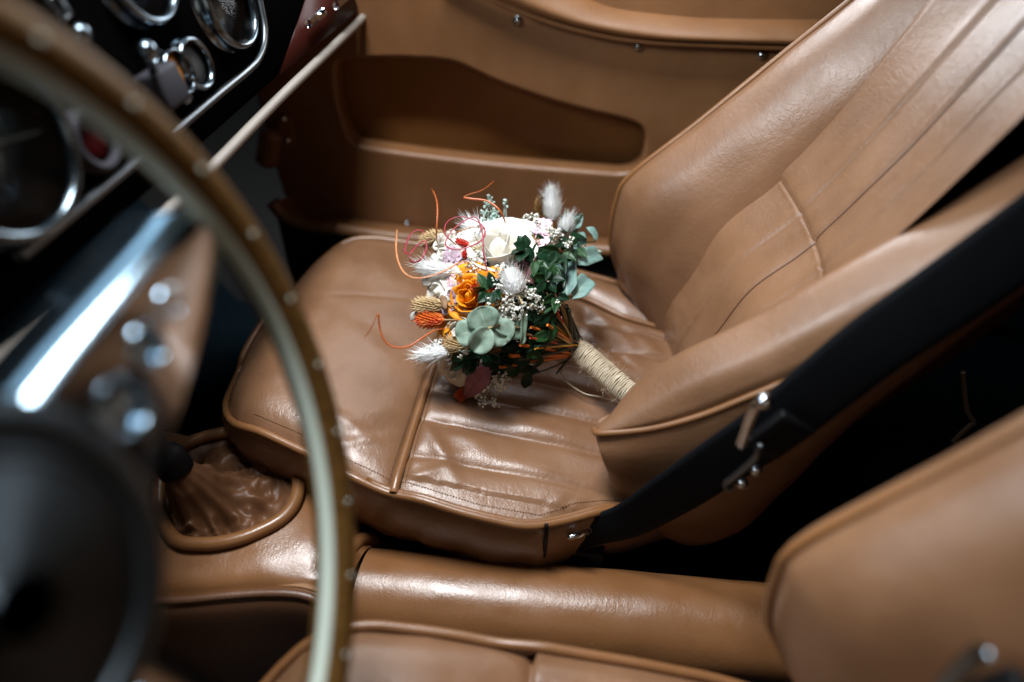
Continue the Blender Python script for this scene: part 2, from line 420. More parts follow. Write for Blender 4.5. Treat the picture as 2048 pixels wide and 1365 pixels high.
def make_seat():
    root = thing('seat', 'tan leather passenger seat with piped bolsters, holding the bouquet', 'car seat', (0, -.05, -.14))
    nu, nv = 210, 190
    Pt = np.zeros((nu, nv, 3))
    for i in range(nu):
        x = -.31 + .60 * (i / (nu - 1))
        yn, yf = itp(x, XS, YN), itp(x, XS, YF)
        for j in range(nv):
            t = j / (nv - 1); y = yn + (yf - yn) * t
            Pt[i, j] = (x, y, cush_h(x, y, t))
    cu = part('seat_cushion', Pt, gridf(nu, nv), L_SEAT, root)
    # skirt all round
    ed = [Pt[i, 0] for i in range(nu - 1, -1, -4)] + [Pt[0, j] for j in range(0, nv, 6)] + [Pt[i, -1] for i in range(0, nu, 4)]
    ed = np.array(ed); cen = V(-.02, -.05, 0)
    rows = []
    for k, (dz, sc) in enumerate([(0, 1), (.004, 1.012), (-.004, 1.026), (-.034, 1.028), (-.066, 1.010), (-.088, .985), (-.096, .9)]):
        q = cen + (ed - cen) * V(sc, sc, 1); q[:, 2] = ed[:, 2] + dz - (.2 * ed[:, 0] * 0)
        for i in range(len(q)):
            if k > 2: q[i] += .0035 * noise.noise(Vector(q[i] * 30)) * V(1, 1, .4) + .002 * noise.noise(Vector(q[i] * 75)) * V(1, 1, 0)
        rows.append(q)
    part('cushion_skirt', np.array(rows), gridf(len(rows), len(ed)), L_SEAT, root)
    edo = cen + (ed - cen) * V(1.014, 1.014, 1) + V(0, 0, .003)
    tube('edge_piping', crom(edo[::3], 160), .0042, L_PIPE, root)
    edi = cen + (ed - cen) * V(1.0, 1.0, 1) + V(0, 0, .004)
    n3 = len(range(nu - 1, -1, -4))
    tube('inner_piping', crom(edi[:n3][::3], 90)[: 62], .0034, L_PIPE, root)
    # cross seam piping, then the seam along the far side of the pleats
    cs = [(SX(y), y, cush_h(SX(y), y, 0) + .004) for y in np.linspace(-.253, .108, 24)]
    fs = [(x, YFI(x), cush_h(x, YFI(x) + .001, 0) + .003) for x in np.linspace(-.06, .26, 22)]
    tube('cross_seam_piping', crom(cs, 90), .0048, L_PIPE, root)
    tube('far_seam_piping', crom([cs[-1]] + fs, 90), .0040, L_PIPE, root)
    # thread along the pleats
    mb = MB()
    for yy in PLEATS[0:]:
        if yy < -.19: continue
        for x in np.arange(-.076, .24, .0034):
            p0 = V(x, yy + .0018, cush_h(x, yy, 0) + .0012); p1 = V(x + .0024, yy + .0018, cush_h(x + .0024, yy, 0) + .0012)
            mb.add(*tube_geo([p0, p1], .00045, 4))
    for i in range(24, 176, 1):
        for off in (5,):
            a, b = Pt[i, off], Pt[i + 1, off]
            mb.add(*tube_geo([a + V(0, 0, .0009), a * .4 + b * .6 + V(0, 0, .0009)], .00045, 4))
    for j in range(4, 150):
        y0 = -.25 + .36 * j / 150
        for sg in (-.0085, .0085):
            q0 = V(SX(y0) + sg, y0, cush_h(SX(y0) + sg, y0, 0) + .0008); y1 = y0 + .0015; q1 = V(SX(y1) + sg, y1, cush_h(SX(y1) + sg, y1, 0) + .0008)
            mb.add(*tube_geo([q0, q1], .00042, 4))
    mb.build('stitching', THREAD, root, kind='stuff')
    # short vertical seam in the skirt
    tube('skirt_seam', crom([at(1093, 1050, y=-.262), at(1092, 1075, y=-.264), at(1088, 1112, y=-.258)], 10), .0022, BLACK, root)

    # ---- backrest, far bolster
    out = [(.235, .15, -.11), (.207, .158, -.084), (.157, .16, -.038), (.132, .16, .003), (.114, .16, .058), (.116, .16, .119), (.131, .16, .155),
           (.201, .16, .227), (.269, .16, .300), (.329, .16, .363), (.42, .16, .460), (.50, .155, .56)]
    inn = [(.212, .05, -.09), (.206, .055, -.055), (.203, .06, -.02), (.207, .062, .015), (.216, .062, .045), (.232, .062, .085), (.256, .062, .130),
           (.297, .062, .190), (.330, .061, .250), (.362, .06, .310), (.42, .06, .42), (.48, .06, .54)]
    rows = []
    for a, b in zip(out, inn):
        a = V(*a); b = V(*b); d = b - a
        bul = nrm(V(-.75, -.55, .35))
        m1 = a + d * .12 + bul * .014 ; m2 = a + d * .38 + bul * .024; m3 = a + d * .7 + bul * .015; m4 = a + d * .92 + bul * .002
        rows.append([a, m1, m2, m3, m4, b + V(.012, -.004, 0)])
    FB = patch(rows, 120, 60)
    for i in range(120):
        for j in range(60):
            p = FB[i, j]; FB[i, j] = p + V(-.6, -.4, .4) * (.0022 * noise.noise(Vector(p * 16)))
    # small puckered fold low on the bolster
    fc = at(1285, 566, y=.145)
    for i in range(120):
        for j in range(60):
            q = FB[i, j] - fc; t = q @ nrm(V(.35, -.9, -.05)); e = q @ V(0, 0, 1) + .12 * t
            if abs(e) < .03 and -.04 < t < .07:
                FB[i, j] += nrm(V(-.7, -.5, .3)) * (.006 * exp(-((e - .0035) / .0045) ** 2) - .005 * exp(-((e + .0045) / .0035) ** 2)) * exp(-((t - .006) / .02) ** 2)
    part('far_bolster', FB, gridf(120, 60), L_SEAT, root)
    oc = crom(out, 120)
    tube('far_bolster_piping', oc + V(-.001, .0015, 0), .0036, L_PIPE, root)
    sd = np.array([oc, oc + V(.004, .012, -.002), oc + V(.04, .018, -.02), oc + V(.10, .014, -.05), oc + V(.13, -.02, -.07), oc + V(.14, -.12, -.08)])
    part('far_side_panel', patch(sd, 24, 120), gridf(24, 120), L_SEAT, root)
    # ---- centre panel
    prof = [(.214, -.09), (.210, -.05), (.208, -.015), (.212, .02), (.232, .077), (.253, .132), (.290, .180), (.305, .205), (.348, .287), (.399, .398), (.45, .50), (.50, .60)]
    pc = crom([(a, 0, b) for a, b in prof], 170)
    tg = np.gradient(pc, axis=0); nn = np.stack([-tg[:, 2], 0 * tg[:, 0], tg[:, 0]], 1); nn /= np.linalg.norm(nn, axis=1)[:, None]
    ny = 150; CPn = np.zeros((170, ny, 3)); ys = np.linspace(-.15, .085, ny)
    pl = [-.090, -.040, .012]
    iseam = int(np.argmin(np.abs(pc[:, 2] - .196)))
    for i in range(170):
        for j in range(ny):
            y = ys[j]
            d = .014 * ((y + .04) / .10) ** 2 if abs(y + .04) < .2 else .05
            d = min(d, .018)
            h = d
            for p_ in pl: h -= .0020 * exp(-((y - p_) / .0026) ** 2) - .0008 * exp(-((y - p_ - .008) / .005) ** 2)
            if i > iseam: h += .0025 * (1 - 0) - .0018
            h += .0014 * exp(-((i - iseam - 4) / 4.0) ** 2) - .0018 * exp(-((i - iseam) / 1.3) ** 2)
            q = pc[i] + V(0, y, 0)
            h += .0009 * noise.noise(Vector(q * 18))
            if abs(i - iseam) < 26: h += .0006 * noise.noise(Vector((y * 130, i * .12, 0))) * (1 - abs(i - iseam) / 26)
            if abs(i - 40) < 30: h += .0008 * noise.noise(Vector((y * 60, i * .35, 5))) * (1 - abs(i - 40) / 30)
            CPn[i, j] = q + nn[i] * h
    part('backrest_panel', CPn, gridf(170, ny), L_SEAT, root)
    for k_, p_ in enumerate(pl):
        j = int(np.argmin(np.abs(ys - p_)))
        if k_ in (1,):
            tube('backrest_seam', CPn[28:, j] + nn[28:] * .0004, .0009, L_SIDE, root, n=5)
    mb = MB()
    for j in range(30, ny - 12, 1):
        mb.add(*tube_geo([CPn[iseam + 1, j] + nn[iseam] * .0012, CPn[iseam + 1, j] * .35 + CPn[iseam + 1, j + 1] * .65 + nn[iseam] * .0012], .00042, 4))
    mb.build('backrest_stitching', THREAD, root, kind='stuff')
    # ---- near bolster
    pip = [(.106, -.188, .058), (.112, -.197, .064), (.155, -.200, .080), (.196, -.201, .104), (.233, -.202, .135), (.266, -.203, .165), (.296, -.204, .199), (.36, -.205, .272), (.43, -.205, .36), (.52, -.2, .48)]
    rdg = [(.108, -.180, .058), (.118, -.172, .062), (.138, -.160, .094), (.170, -.155, .131), (.230, -.155, .183), (.268, -.155, .222), (.298, -.155, .252), (.352, -.155, .300), (.42, -.155, .372), (.52, -.155, .49)]
    inb = [(.118, -.165, .045), (.150, -.145, .045), (.190, -.130, .065), (.220, -.125, .10), (.255, -.122, .135), (.29, -.12, .175), (.325, -.12, .22), (.38, -.12, .30), (.44, -.12, .38), (.53, -.12, .50)]
    rows = []
    for a, b, c in zip(pip, rdg, inb):
        a, b, c = V(*a), V(*b), V(*c)
        L = np.linalg.norm(b - a)
        mid = a * .5 + b * .5 + nrm(V(-.45, -.55, .7)) * min(.014, .25 * L)
        rows.append([a, a * .82 + b * .18 + nrm(V(-.4, -.7, .6)) * min(.009, .2 * L), mid, b, b * .5 + c * .5 + nrm(V(-.3, .4, .5)) * .006, c])
    NB = patch(rows, 110, 50)
    for i in range(110):
        for j in range(50): NB[i, j] += V(-.4, -.4, .6) * (.002 * noise.noise(Vector(NB[i, j] * 18)))
    part('near_bolster', NB, gridf(110, 50), L_SEAT, root)
    pc2 = crom(pip, 90)
    tube('near_bolster_piping', pc2 + V(-.001, -.001, .0005), .0034, L_PIPE, root)
    bot = [(.118, -.190, .035)] + [tuple(at(a, b, y=yy)) for a, b, yy in ((1228, 962, -.198), (1252, 1012, -.198), (1300, 1058, -.197), (1385, 1092, -.195), (1480, 1062, -.19), (1570, 980, -.185), (1660, 880, -.18), (1790, 745, -.18), (2000, 540, -.18))]
    bc = crom(bot, 90)
    sp = patch([pc2, pc2 + V(.001, -.004, -.006), pc2 * .72 + bc * .28 + V(0, -.012, 0), pc2 * .4 + bc * .6 + V(0, -.013, 0), bc, bc + V(.02, .05, -.01)], 40, 90)
    for i in range(40):
        for j in range(90): sp[i, j] += V(0, -.0022 * noise.noise(Vector(sp[i, j] * 20)), 0)
    part('near_side_panel', sp, gridf(40, 90), L_SEAT, root)
    # front lower lip of the side panel, joining bolster tip and underside
    # back shell
    bs = [[(.56, y, .66), (.50, y, .44), (.41, y, .22), (.32, y, .06), (.27, y, -.07)] for y in (-.18, -.1, .0, .08, .14)]
    part('back_shell', patch(bs, 20, 40), gridf(20, 40), L_SIDE, root)
    return root
SEAT = make_seat()
def copy_tree(o, parent=None, dx=(0, 0, 0)):
    c = o.copy(); COL.objects.link(c); c.parent = parent
    for ch in list(o.children): copy_tree(ch, c)
    return c
DRV = copy_tree(SEAT)
DRV.location = Vector(SEAT.location) + Vector((.125, -.543, 0))
_c = V(.2, 0, -.05) - np.array(SEAT.location); _r = -.2
for ch in DRV.children:
    if ch.name.split('.')[0] in ('seat_cushion', 'cushion_skirt', 'edge_piping', 'inner_piping', 'cross_seam_piping', 'far_seam_piping', 'stitching', 'skirt_seam'):
        ch.location = (.03, -.012, 0); continue
    Rm = np.array([[cos(_r), 0, sin(_r)], [0, 1, 0], [-sin(_r), 0, cos(_r)]])
    ch.rotation_euler = (0, _r, 0); ch.location = _c - Rm @ _c + V(.015, 0, .05)
DRV['label'] = 'tan leather driver seat in the foreground, behind the steering wheel'
for s in (SEAT, DRV): s['group'] = 'leather bucket seats'

# ------------------------------------------------------------------ tunnel with armrest roll
TN = thing('transmission_tunnel', 'tan leather covered centre tunnel with round armrest and gaiter ring', 'centre console', (0, -.31, -.3))
def tun_y(x): return -.291 + .035 * x
Pt = []
for x in np.linspace(-.115, .62, 60):
    for a in np.linspace(-.6, pi + .6, 40):
        r = .0455 + .0006 * noise.noise(Vector((x * 30, a * 3, 0)))
        Pt.append((x, tun_y(x) - r * 1.06 * cos(a), -.112 + r * sin(a)))
part('armrest_roll', Pt, gridf(60, 40), L_TUN, TN)
# collar at the front of the roll
cp = []
for a in np.linspace(-.3, pi + .3, 40):
    cp.append((-.117 - .012 * sin(a), tun_y(-.11) - .056 * cos(a), -.112 + .054 * sin(a)))
tube('collar_roll', cp, .0075, L_PIPE, TN, n=12)
# gearbox cover: rows from the passenger side to the driver side
ZC = -.045
def cover_row(pts): return pts
rows = [
    [(-.60, -.16, -.16), (-.45, -.165, -.13), (-.36, -.17, -.11), (-.27, -.18, -.10), (-.19, -.215, -.10), (-.14, -.235, -.12), (-.116, -.245, -.13)],
    [(-.60, -.165, -.03), (-.45, -.165, -.04), (-.36, -.165, -.048), (-.27, -.172, -.05), (-.19, -.21, -.056), (-.14, -.235, -.08), (-.116, -.25, -.098)],
    [(-.60, -.20, .0), (-.45, -.20, -.02), (-.36, -.20, -.03), (-.27, -.205, -.032), (-.19, -.235, -.038), (-.14, -.26, -.052), (-.116, -.27, -.07)],
    [(-.60, -.27, .0), (-.45, -.27, -.02), (-.36, -.26, -.028), (-.27, -.265, -.030), (-.19, -.28, -.034), (-.14, -.29, -.044), (-.116, -.305, -.056)],
    [(-.60, -.335, -.01), (-.45, -.335, -.03), (-.36, -.335, -.038), (-.27, -.334, -.04), (-.19, -.322, -.04), (-.14, -.32, -.048), (-.116, -.34, -.065)],
    [(-.60, -.36, -.03), (-.45, -.36, -.05), (-.36, -.362, -.056), (-.27, -.352, -.054), (-.19, -.336, -.05), (-.14, -.335, -.056), (-.116, -.36, -.09)]]
CV = patch(rows, 70, 110)
for i in range(70):
    for j in range(110):
        p = CV[i, j]
        CV[i, j, 2] += .0016 * noise.noise(Vector(p * 30))
        if p[0] > -.16: CV[i, j] += V(.4, 0, 1) * (.0022 * noise.noise(Vector((p[0] * 60, p[1] * 120, 3))) * sm(-.165, -.13, p[0]))
RING = [at(*q, z=-.032) for q in [(330, 925), (372, 893), (430, 873), (490, 868), (540, 884), (578, 915), (597, 962), (592, 1005), (566, 1040), (520, 1066), (470, 1084), (410, 1092), (350, 1080), (318, 1010)]]
RC = np.mean(RING, axis=0)
RP = crom(RING, 96, closed=True)
# sink the cover inside the ring
ang_r = np.array([atan2(q[1] - RC[1], q[0] - RC[0]) for q in RP]); rad_r = np.array([np.hypot(*(q - RC)[:2]) for q in RP])
od = np.argsort(ang_r); ang_r, rad_r = ang_r[od], rad_r[od]
def ring_frac(p):
    a = atan2(p[1] - RC[1], p[0] - RC[0]); return np.hypot(p[0] - RC[0], p[1] - RC[1]) / np.interp(a, ang_r, rad_r, period=2 * pi)
for i in range(70):
    for j in range(110):
        fr = ring_frac(CV[i, j])
        if fr < 1: CV[i, j, 2] -= .06 * sm(1.0, .8, fr)
part('gearbox_cover', CV, gridf(70, 110), L_TUN, TN)
def cover_z(p):
    k = np.argmin(np.abs(CV[:, :, 0] - p[0]) + np.abs(CV[:, :, 1] - p[1])); return CV.reshape(-1, 3)[k][2]
tube('gaiter_ring', [q + V(0, 0, .003) for q in RP], .0068, L_PIPE, TN, n=14, closed=True)
# stitched driver side edge and the dark side below it
edge = CV[-1]
mb = MB()
for j in range(40, 109):
    a, b = edge[j], edge[j + 1]
    for t in (0, .33, .66):
        p = a + (b - a) * t; mb.add(*tube_geo([p + V(0, .004, .003), p + V(0, .010, .0048)], .0008, 5))
mb.build('edge_stitching', THREAD, TN, kind='stuff')
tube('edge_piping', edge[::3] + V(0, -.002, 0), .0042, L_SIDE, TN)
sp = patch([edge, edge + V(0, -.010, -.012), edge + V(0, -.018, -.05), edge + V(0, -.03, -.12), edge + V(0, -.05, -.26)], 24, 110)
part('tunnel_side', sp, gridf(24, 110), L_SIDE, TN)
mb = MB()
xs = np.linspace(-.56, -.12, 120)
# raised stitch line near the passenger edge of the cover
for j in range(20, 100):
    p = CV[16, j]; q = CV[16, j + 1]
    mb.add(*tube_geo([p + V(0, 0, .0008), p * .4 + q * .6 + V(0, 0, .0008)], .0006, 4))
mb.build('cover_stitching', THREAD, TN, kind='stuff')

# ------------------------------------------------------------------ gear lever with crumpled gaiter
GL = thing('gear_lever', 'black gear lever rising from a crumpled brown leather gaiter', 'gear lever', tuple(RC + V(0, 0, -.04)))
top = at(350, 930, z=.035)
na, nr = 120, 44; G = np.zeros((nr, na, 3))
for i in range(nr):
    t = i / (nr - 1)
    for k in range(na):
        a = 2 * pi * k / na
        rp = V(RC[0] + np.interp(a if a < pi else a - 2 * pi, ang_r, rad_r, period=2 * pi) * cos(a), RC[1] + np.interp(a if a < pi else a - 2 * pi, ang_r, rad_r, period=2 * pi) * sin(a), RC[2])
        tp = top + V(.014 * cos(a), .014 * sin(a), -.006)
        p = rp + (tp - rp) * (t ** .9); p[2] = rp[2] + (tp[2] - rp[2]) * t ** 1.7 - .014 * sin(pi * t) * 1.0
        q = Vector((p[0] * 34, p[1] * 34, t * 2))
        nz = noise.noise(q * .8) * .010 + (.5 - abs(noise.noise(q * 1.3))) * .016 + (.4 - abs(noise.noise(q * 2.9 + Vector((3, 1, 4))))) * .006 - .008 + .0045 * cos(11 * a + 3 * noise.noise(q * .6)) * (1 - t) * t * 3
        p = p + V(.2 * cos(a), .2 * sin(a), 1) * nz * sin(pi * min(1, t * .93 + .03)) ** .6
        G[i, k] = p
part('gaiter', G, gridf(nr, na, cv=True), L_BOOT, GL)
lathe('lever_collar', top + V(0, 0, -.008), (-.25, 0, 1), [(.0, 0), (.016, 0), (.0165, .004), (.0165, .02), (.014, .026), (.010, .03), (.009, .05), (0, .05)], BLACK, GL)
lathe('lever_knob', top + V(-.016, 0, .05), (-.25, 0, 1), [(0, -.02), (.010, -.018), (.017, -.008), (.021, .004), (.020, .016), (.012, .024), (0, .027)], BLACK, GL)

# ------------------------------------------------------------------ passenger door
DY = .33
DR = thing('door_card', 'tan leather passenger door card with sunken map pocket and chrome screws', 'car door', (0, DY, -.05))
def dp(px, py): q = at(px, py, y=DY); return (q[0], q[2])
outer = [(-.418, -.045), (-.425, .0), (-.43, .08), (-.43, .16), (-.43, .30), (-.43, .42), (.72, .42), (.72, -.09), (.3, -.085), (.0, -.08), (-.30, -.070), (-.38, -.062)]
pk = [dp(*q) for q in [(668, 200), (664, 150), (668, 124), (690, 113), (760, 109), (830, 110), (885, 114), (925, 124), (1000, 158), (1100, 193), (1180, 215), (1240, 229), (1280, 243), (1297, 266), (1296, 300), (1284, 335), (1250, 354), (1180, 351), (1000, 336), (850, 319), (750, 305), (712, 296), (692, 276), (680, 245)]]
pk = [tuple(q) for q in crom([(a, b, 0) for a, b in pk], 120, closed=True)[:, :2]]
v, f = fill_outline(outer, [pk[::-1]], .012, .006, lambda a, b, c: (a, DY + .018 - c * 1.0 - 0, b))
o = part('door_panel', v, f, L_DOOR, DR); flat_shade_angle(o, 40)
pk3 = np.array([(a, DY, b) for a, b in pk])
pcn = pk3.mean(0)
o = part('pocket_back', np.concatenate([pk3 * 0 + (pcn + (pk3 - pcn) * V(1.16, 1, 1.22)) + V(0, .056, 0), [pcn + V(0, .056, 0)]]), [(i, (i + 1) % 120, 120) for i in range(120)], L_LINE, DR)
wl = np.array([pk3 + V(0, .01, 0), pcn + (pk3 - pcn) * V(1.10, 1, 1.14) + V(0, .022, 0), pcn + (pk3 - pcn) * V(1.15, 1, 1.2) + V(0, .057, 0)])
part('pocket_wall', wl, gridf(3, 120, cv=True), L_DOOR, DR)
tube('pocket_lip', pk3 + V(0, .004, 0), .0028, L_DOOR, DR, n=10, closed=True)
# padded roll along the top
pip = [at(*q, y=DY - .012) for q in [(880, -62), (940, -24), (987, -1), (1023, 14), (1086, 37), (1149, 56), (1233, 74), (1317, 83), (1400, 87), (1487, 90), (1579, 93), (1800, 94), (2000, 92)]]
upl = [at(*q, y=DY - .002) for q in [(1080, -50), (1130, -14), (1180, 10), (1230, 27), (1300, 37), (1400, 46), (1520, 49), (1650, 50), (1820, 50), (2010, 48)]]
pc_, uc = crom(pip, 80), crom(upl, 80)
rows = [pc_ + V(0, .008, 0), pc_ + V(0, -.003, .004), pc_ * .75 + uc * .25 + V(0, -.016, 0), pc_ * .45 + uc * .55 + V(0, -.022, 0), pc_ * .12 + uc * .88 + V(0, -.012, .003), uc + V(0, .004, .006), uc + V(0, .02, .004), uc + V(0, .03, -.03)]
part('top_roll', patch(rows, 50, 80), gridf(50, 80), L_DOOR, DR)
tube('top_piping', pc_ + V(0, -.003, -.001), .0036, L_PIPE, DR)
sl = np.array([uc + V(0, .024, -.004), uc + V(0, .026, .008), uc + V(0, .05, .010), uc + V(0, .06, -.05), uc + V(0, .06, -.5)])
part('window_seal', sl, gridf(5, 80), BLACK, DR)
def screw(px, py, r, yy=DY - .004, par=DR):
    c = at(px, py, y=yy)
    s = lathe('screw', c, (0, -1, 0), [(0, -.002), (r * 1.25, -.002), (r * 1.25, .0004), (r * .95, .0012), (r * .8, .003), (r * .45, .0042), (0, .0046)], CHROME, par, n=18)
    b = box_geo(c + V(0, -.0044, 0), (r * 1.2, .0012, r * .22)); part('screw_slot', *b, DEEP, s)
    return s
for q in ((1035, 42), (1275, 93), (1523, 110)): screw(*q, .0052)
for q in ((603, 410), (815, 446)): screw(*q, .0030)
# check-strap cover
hc = at(538, 295, y=DY - .02)
hz = nrm(at(545, 250, y=DY - .02) - at(532, 330, y=DY - .02))
lathe('check_strap_cover', hc - hz * .03, hz, [(0, 0), (.014, 0), (.0165, .003), (.017, .01), (.017, .054), (.0155, .060), (.0, .062)], L_DOOR, DR, n=28)
mb = MB()
for k in range(12):
    zz = .005 + k * .0045; mb.add(*tube_geo([hc - hz * .03 + hz * zz + (frame(hz) @ V(.0172 * cos(a), .0172 * sin(a), 0)) for a in np.linspace(0, 2 * pi, 24, endpoint=False)], .0006, 4, closed=True))
mb.build('cover_binding', THREAD, DR, kind='stuff')
screw(566, 238, .0044, DY - .006); screw(574, 281, .0044, DY - .006)
hp = [at(*q, y=DY - .003) for q in [(556, 228), (580, 232), (590, 296), (560, 296)]]
v = np.array([q + V(0, dy, 0) for dy in (-.003, .003) for q in hp]); part('hinge_plate', v, [(0, 1, 2, 3), (7, 6, 5, 4), (0, 4, 5, 1), (1, 5, 6, 2), (2, 6, 7, 3), (3, 7, 4, 0)], L_DOOR, DR, smooth=False)

# sill between seat and door
SL = thing('door_sill', 'tan leather door sill roll between passenger seat and door', 'door sill', (-.05, .26, -.2))
sc_ = crom([at(*q, y=.24) for q in [(545, 405), (565, 428), (600, 446), (650, 456), (700, 463), (830, 479), (1000, 489), (1210, 501), (1500, 520), (2000, 560)]], 90)
tube('sill_roll', sc_, .0105, L_DOOR, SL, n=16)
rows = [sc_ + V(0, .006, -.006), sc_ + V(0, .03, -.012), sc_ + V(0, .085, -.03), sc_ + V(0, .092, -.06)]
part('sill_top', patch(rows, 14, 90), gridf(14, 90), L_DOOR, SL)
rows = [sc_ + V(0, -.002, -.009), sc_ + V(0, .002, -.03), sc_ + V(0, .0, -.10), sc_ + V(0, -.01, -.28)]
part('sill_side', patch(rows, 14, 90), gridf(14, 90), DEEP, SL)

# ------------------------------------------------------------------ dashboard
DN = nrm(V(cos(radians(12)), 0, sin(radians(12)))); DX, DZ = -.262, .300
DPL = (tuple(DN), float(DN @ V(DX, 0, DZ)))
def dash(px, py, off=0): return at(px, py, pl=(DPL[0], DPL[1] + off))
DU = nrm(V(-sin(radians(12)), 0, cos(radians(12))))
DB = thing('dashboard', 'black dashboard with chrome ringed gauges, switches and beige lower piping', 'dashboard', (DX, -.15, DZ))
def dpt(y, h, off=0): return V(DX, y, DZ) + DU * h + DN * off
v = [];
hs = [-.016, -.010, 0, .1, .16, .22, .24]
of = [-.10, -.008, 0, 0, 0, 0, -.02]
for h, q in zip(hs, of):
    for y in np.linspace(-1.0, .34, 30): v.append(dpt(y, h, q))
part('dash_panel', v, gridf(7, 30), DASH, DB)
v = [dpt(y, -.016, -.10) + V(-.5 * t, 0, -.02 * t) for t in (0, 1) for y in (-1.0, .34)]
part('dash_underside', v, [(0, 1, 3, 2)], DEEP, DB)
v = [dpt(y, .24, -.02) + V(-.5 * t, 0, .0) for t in (0, 1) for y in (-1.0, .34)]
part('dash_top', v, [(0, 1, 3, 2)], DASH, DB)
# lower beige piping, turning up at the door end
lp = [dash(*q, .004) for q in [(-300, 1010), (-120, 830), (0, 718), (330, 428), (420, 340), (560, 196), (700, 62), (728, 32), (741, 4), (745, -30)]]
tube('lower_piping', crom(lp, 120), .0052, BEIGE, DB, n=10)
# mahogany fascia in front of the passenger
mq = [dash(*q, .002) for q in [(560, 150), (690, 45), (722, 10), (735, -60), (640, -80), (600, 40)]]
v, f = np.array(mq), [tuple(range(6))]
part('glovebox_lid', v, f, MAHOG, DB, thick=.006)
for a, b in (((617, 48), (646, 24)), ((672, 12), (700, -14))):
    tube('lid_catch', [dash(*a, .012), dash(*b, .012)], .0045, CHROME, DB, n=12)
# chrome moulding of the centre panel
mo = [dash(*q, .006) for q in [(40, 512), (80, 480), (240, 350), (350, 262), (440, 187), (500, 138), (518, 116), (528, 88), (529, 55), (522, 15), (512, -30)]]
tube('centre_moulding', crom(mo, 100), .0034, ALU_B, DB, n=10)
def gauge(px, py, R, face=DIAL, arc=True, nd=.6):
    c = dash(px, py, .004)
    b = lathe('gauge', c, DN, [(R * .88, .001), (R * .90, .010), (R * .94, .0125), (R * .99, .0115), (R * 1.03, .006), (R * 1.05, -.004)], BEZEL, DB, n=48)
    F = frame(DN, DU)
    lathe('dial', c, DN, [(0, .0), (R * .5, .0), (R * .89, .0), (R * .90, -.002)], face, b, n=40)
    mk = MB()
    for k in range(25):
        a = radians(-40 + k * 260 / 24); r0 = R * (.66 if k % 4 == 0 else .72)
        d = F @ V(cos(a), sin(a), 0)
        mk.add(*tube_geo([c + d * (r0 + R * .1) + DN * .0006, c + d * R * .83 + DN * .0006], R * (.010 if k % 4 == 0 else .006), 4))
    mk.build('dial_marks', DEEP if face is DIALG else WHITEP, b, kind='stuff')
    d = F @ V(cos(nd), sin(nd), 0)
    nv, nf = tube_geo([c - d * R * .2 + DN * .003, c + d * R * .7 + DN * .003], [R * .03, R * .008], 6); part('needle', nv, nf, DEEP if face is DIALG else WHITEP, b)
    lathe('gauge_glass', c, DN, [(0, .0062), (R * .5, .0062), (R * .9, .0062)], GLASS, b, n=40)
    return b
g = gauge(443, 5, .041, DIALG, nd=2.2)
gauge(258, -62, .040, DIAL, nd=.9)
gauge(-30, 292, .057, DIAL, nd=-.2)
def ring(px, py, R, t, m, inner=None, name='switch_ring'):
    c = dash(px, py, .006); b = lathe(name, c, DN, [(R - t, 0), (R - t, .006), (R - t * .6, .008), (R - t * .3, .008), (R, .005), (R, -.004)], m, DB, n=32)
    if inner: lathe('lens', c, DN, [(0, .003), (R * .5, .0028), (R - t, .001), (R - t, -.002)], inner, b, n=28)
    return b
ring(383, 130, .0215, .0045, BEZEL, DEEP)
ring(347, 146, .018, .0025, BEZEL, AMBER, 'warning_lamp')
ring(182, 283, .022, .007, GREYP, RED, 'warning_lamp')
def boxd(name, px, py, s, off, m, rot=0):
    F = frame(DN, DU); R2 = np.array([[cos(rot), -sin(rot), 0], [sin(rot), cos(rot), 0], [0, 0, 1]])
    return part(name, *box_geo(dash(px, py, off), s, F @ R2, .18), m, DB)
boxd('switch_block', 326, 176, (.034, .03, .02), .012, GREYP)
tube('toggle_switch', [dash(312, 160, .004), dash(300, 118, .03)], [.004, .003], ALU_B, DB); part('toggle_tip', *ball_geo(dash(294, 103, .034), .0075, 14, 10), BEZEL, DB)
for q, r in (((368, 194), .006), ((162, 68), .0065)): part('switch_knob', *ball_geo(dash(*q, .014), r, 14, 10), BEZEL, DB)
tube('label_frame', crom([dash(*q, .004) for q in [(95, 0), (112, -12), (142, 28), (128, 42)]], 4), .0014, ALU_B, DB, n=6, closed=True)

# ------------------------------------------------------------------ steering wheel
WC = V(-.096, -.556, .346); WT = radians(17.5); WR = .200
WN = V(cos(WT), 0, sin(WT)); WA = V(0, 1, 0); WB = V(-sin(WT), 0, cos(WT))
SW = thing('steering_wheel', 'wood rimmed steering wheel with drilled polished aluminium spokes, blurred in front', 'steering wheel', tuple(WC))
def wp(r, t, h=0): return WC + WA * r * cos(t) + WB * r * sin(t) + WN * h
n1, n2 = 160, 24
v = [wp(WR + .0125 * cos(b) * 1.02, a, .0115 * sin(b)) for a in np.linspace(0, 2 * pi, n1, endpoint=False) for b in np.linspace(0, 2 * pi, n2, endpoint=False)]
part('wood_rim', v, gridf(n1, n2, True, True), WOOD, SW)
v = [wp(WR + (.0125 * 1.02 + (.0009 if 0 < k < 7 else -.001)) * cos(b), a, (.0115 + (.0009 if 0 < k < 7 else -.001)) * sin(b)) for a in np.linspace(0, 2 * pi, n1, endpoint=False) for k, b in enumerate(np.linspace(radians(143), radians(192), 8))]
part('rim_band', v, gridf(n1, 8, True, False), RIMBAND, SW)
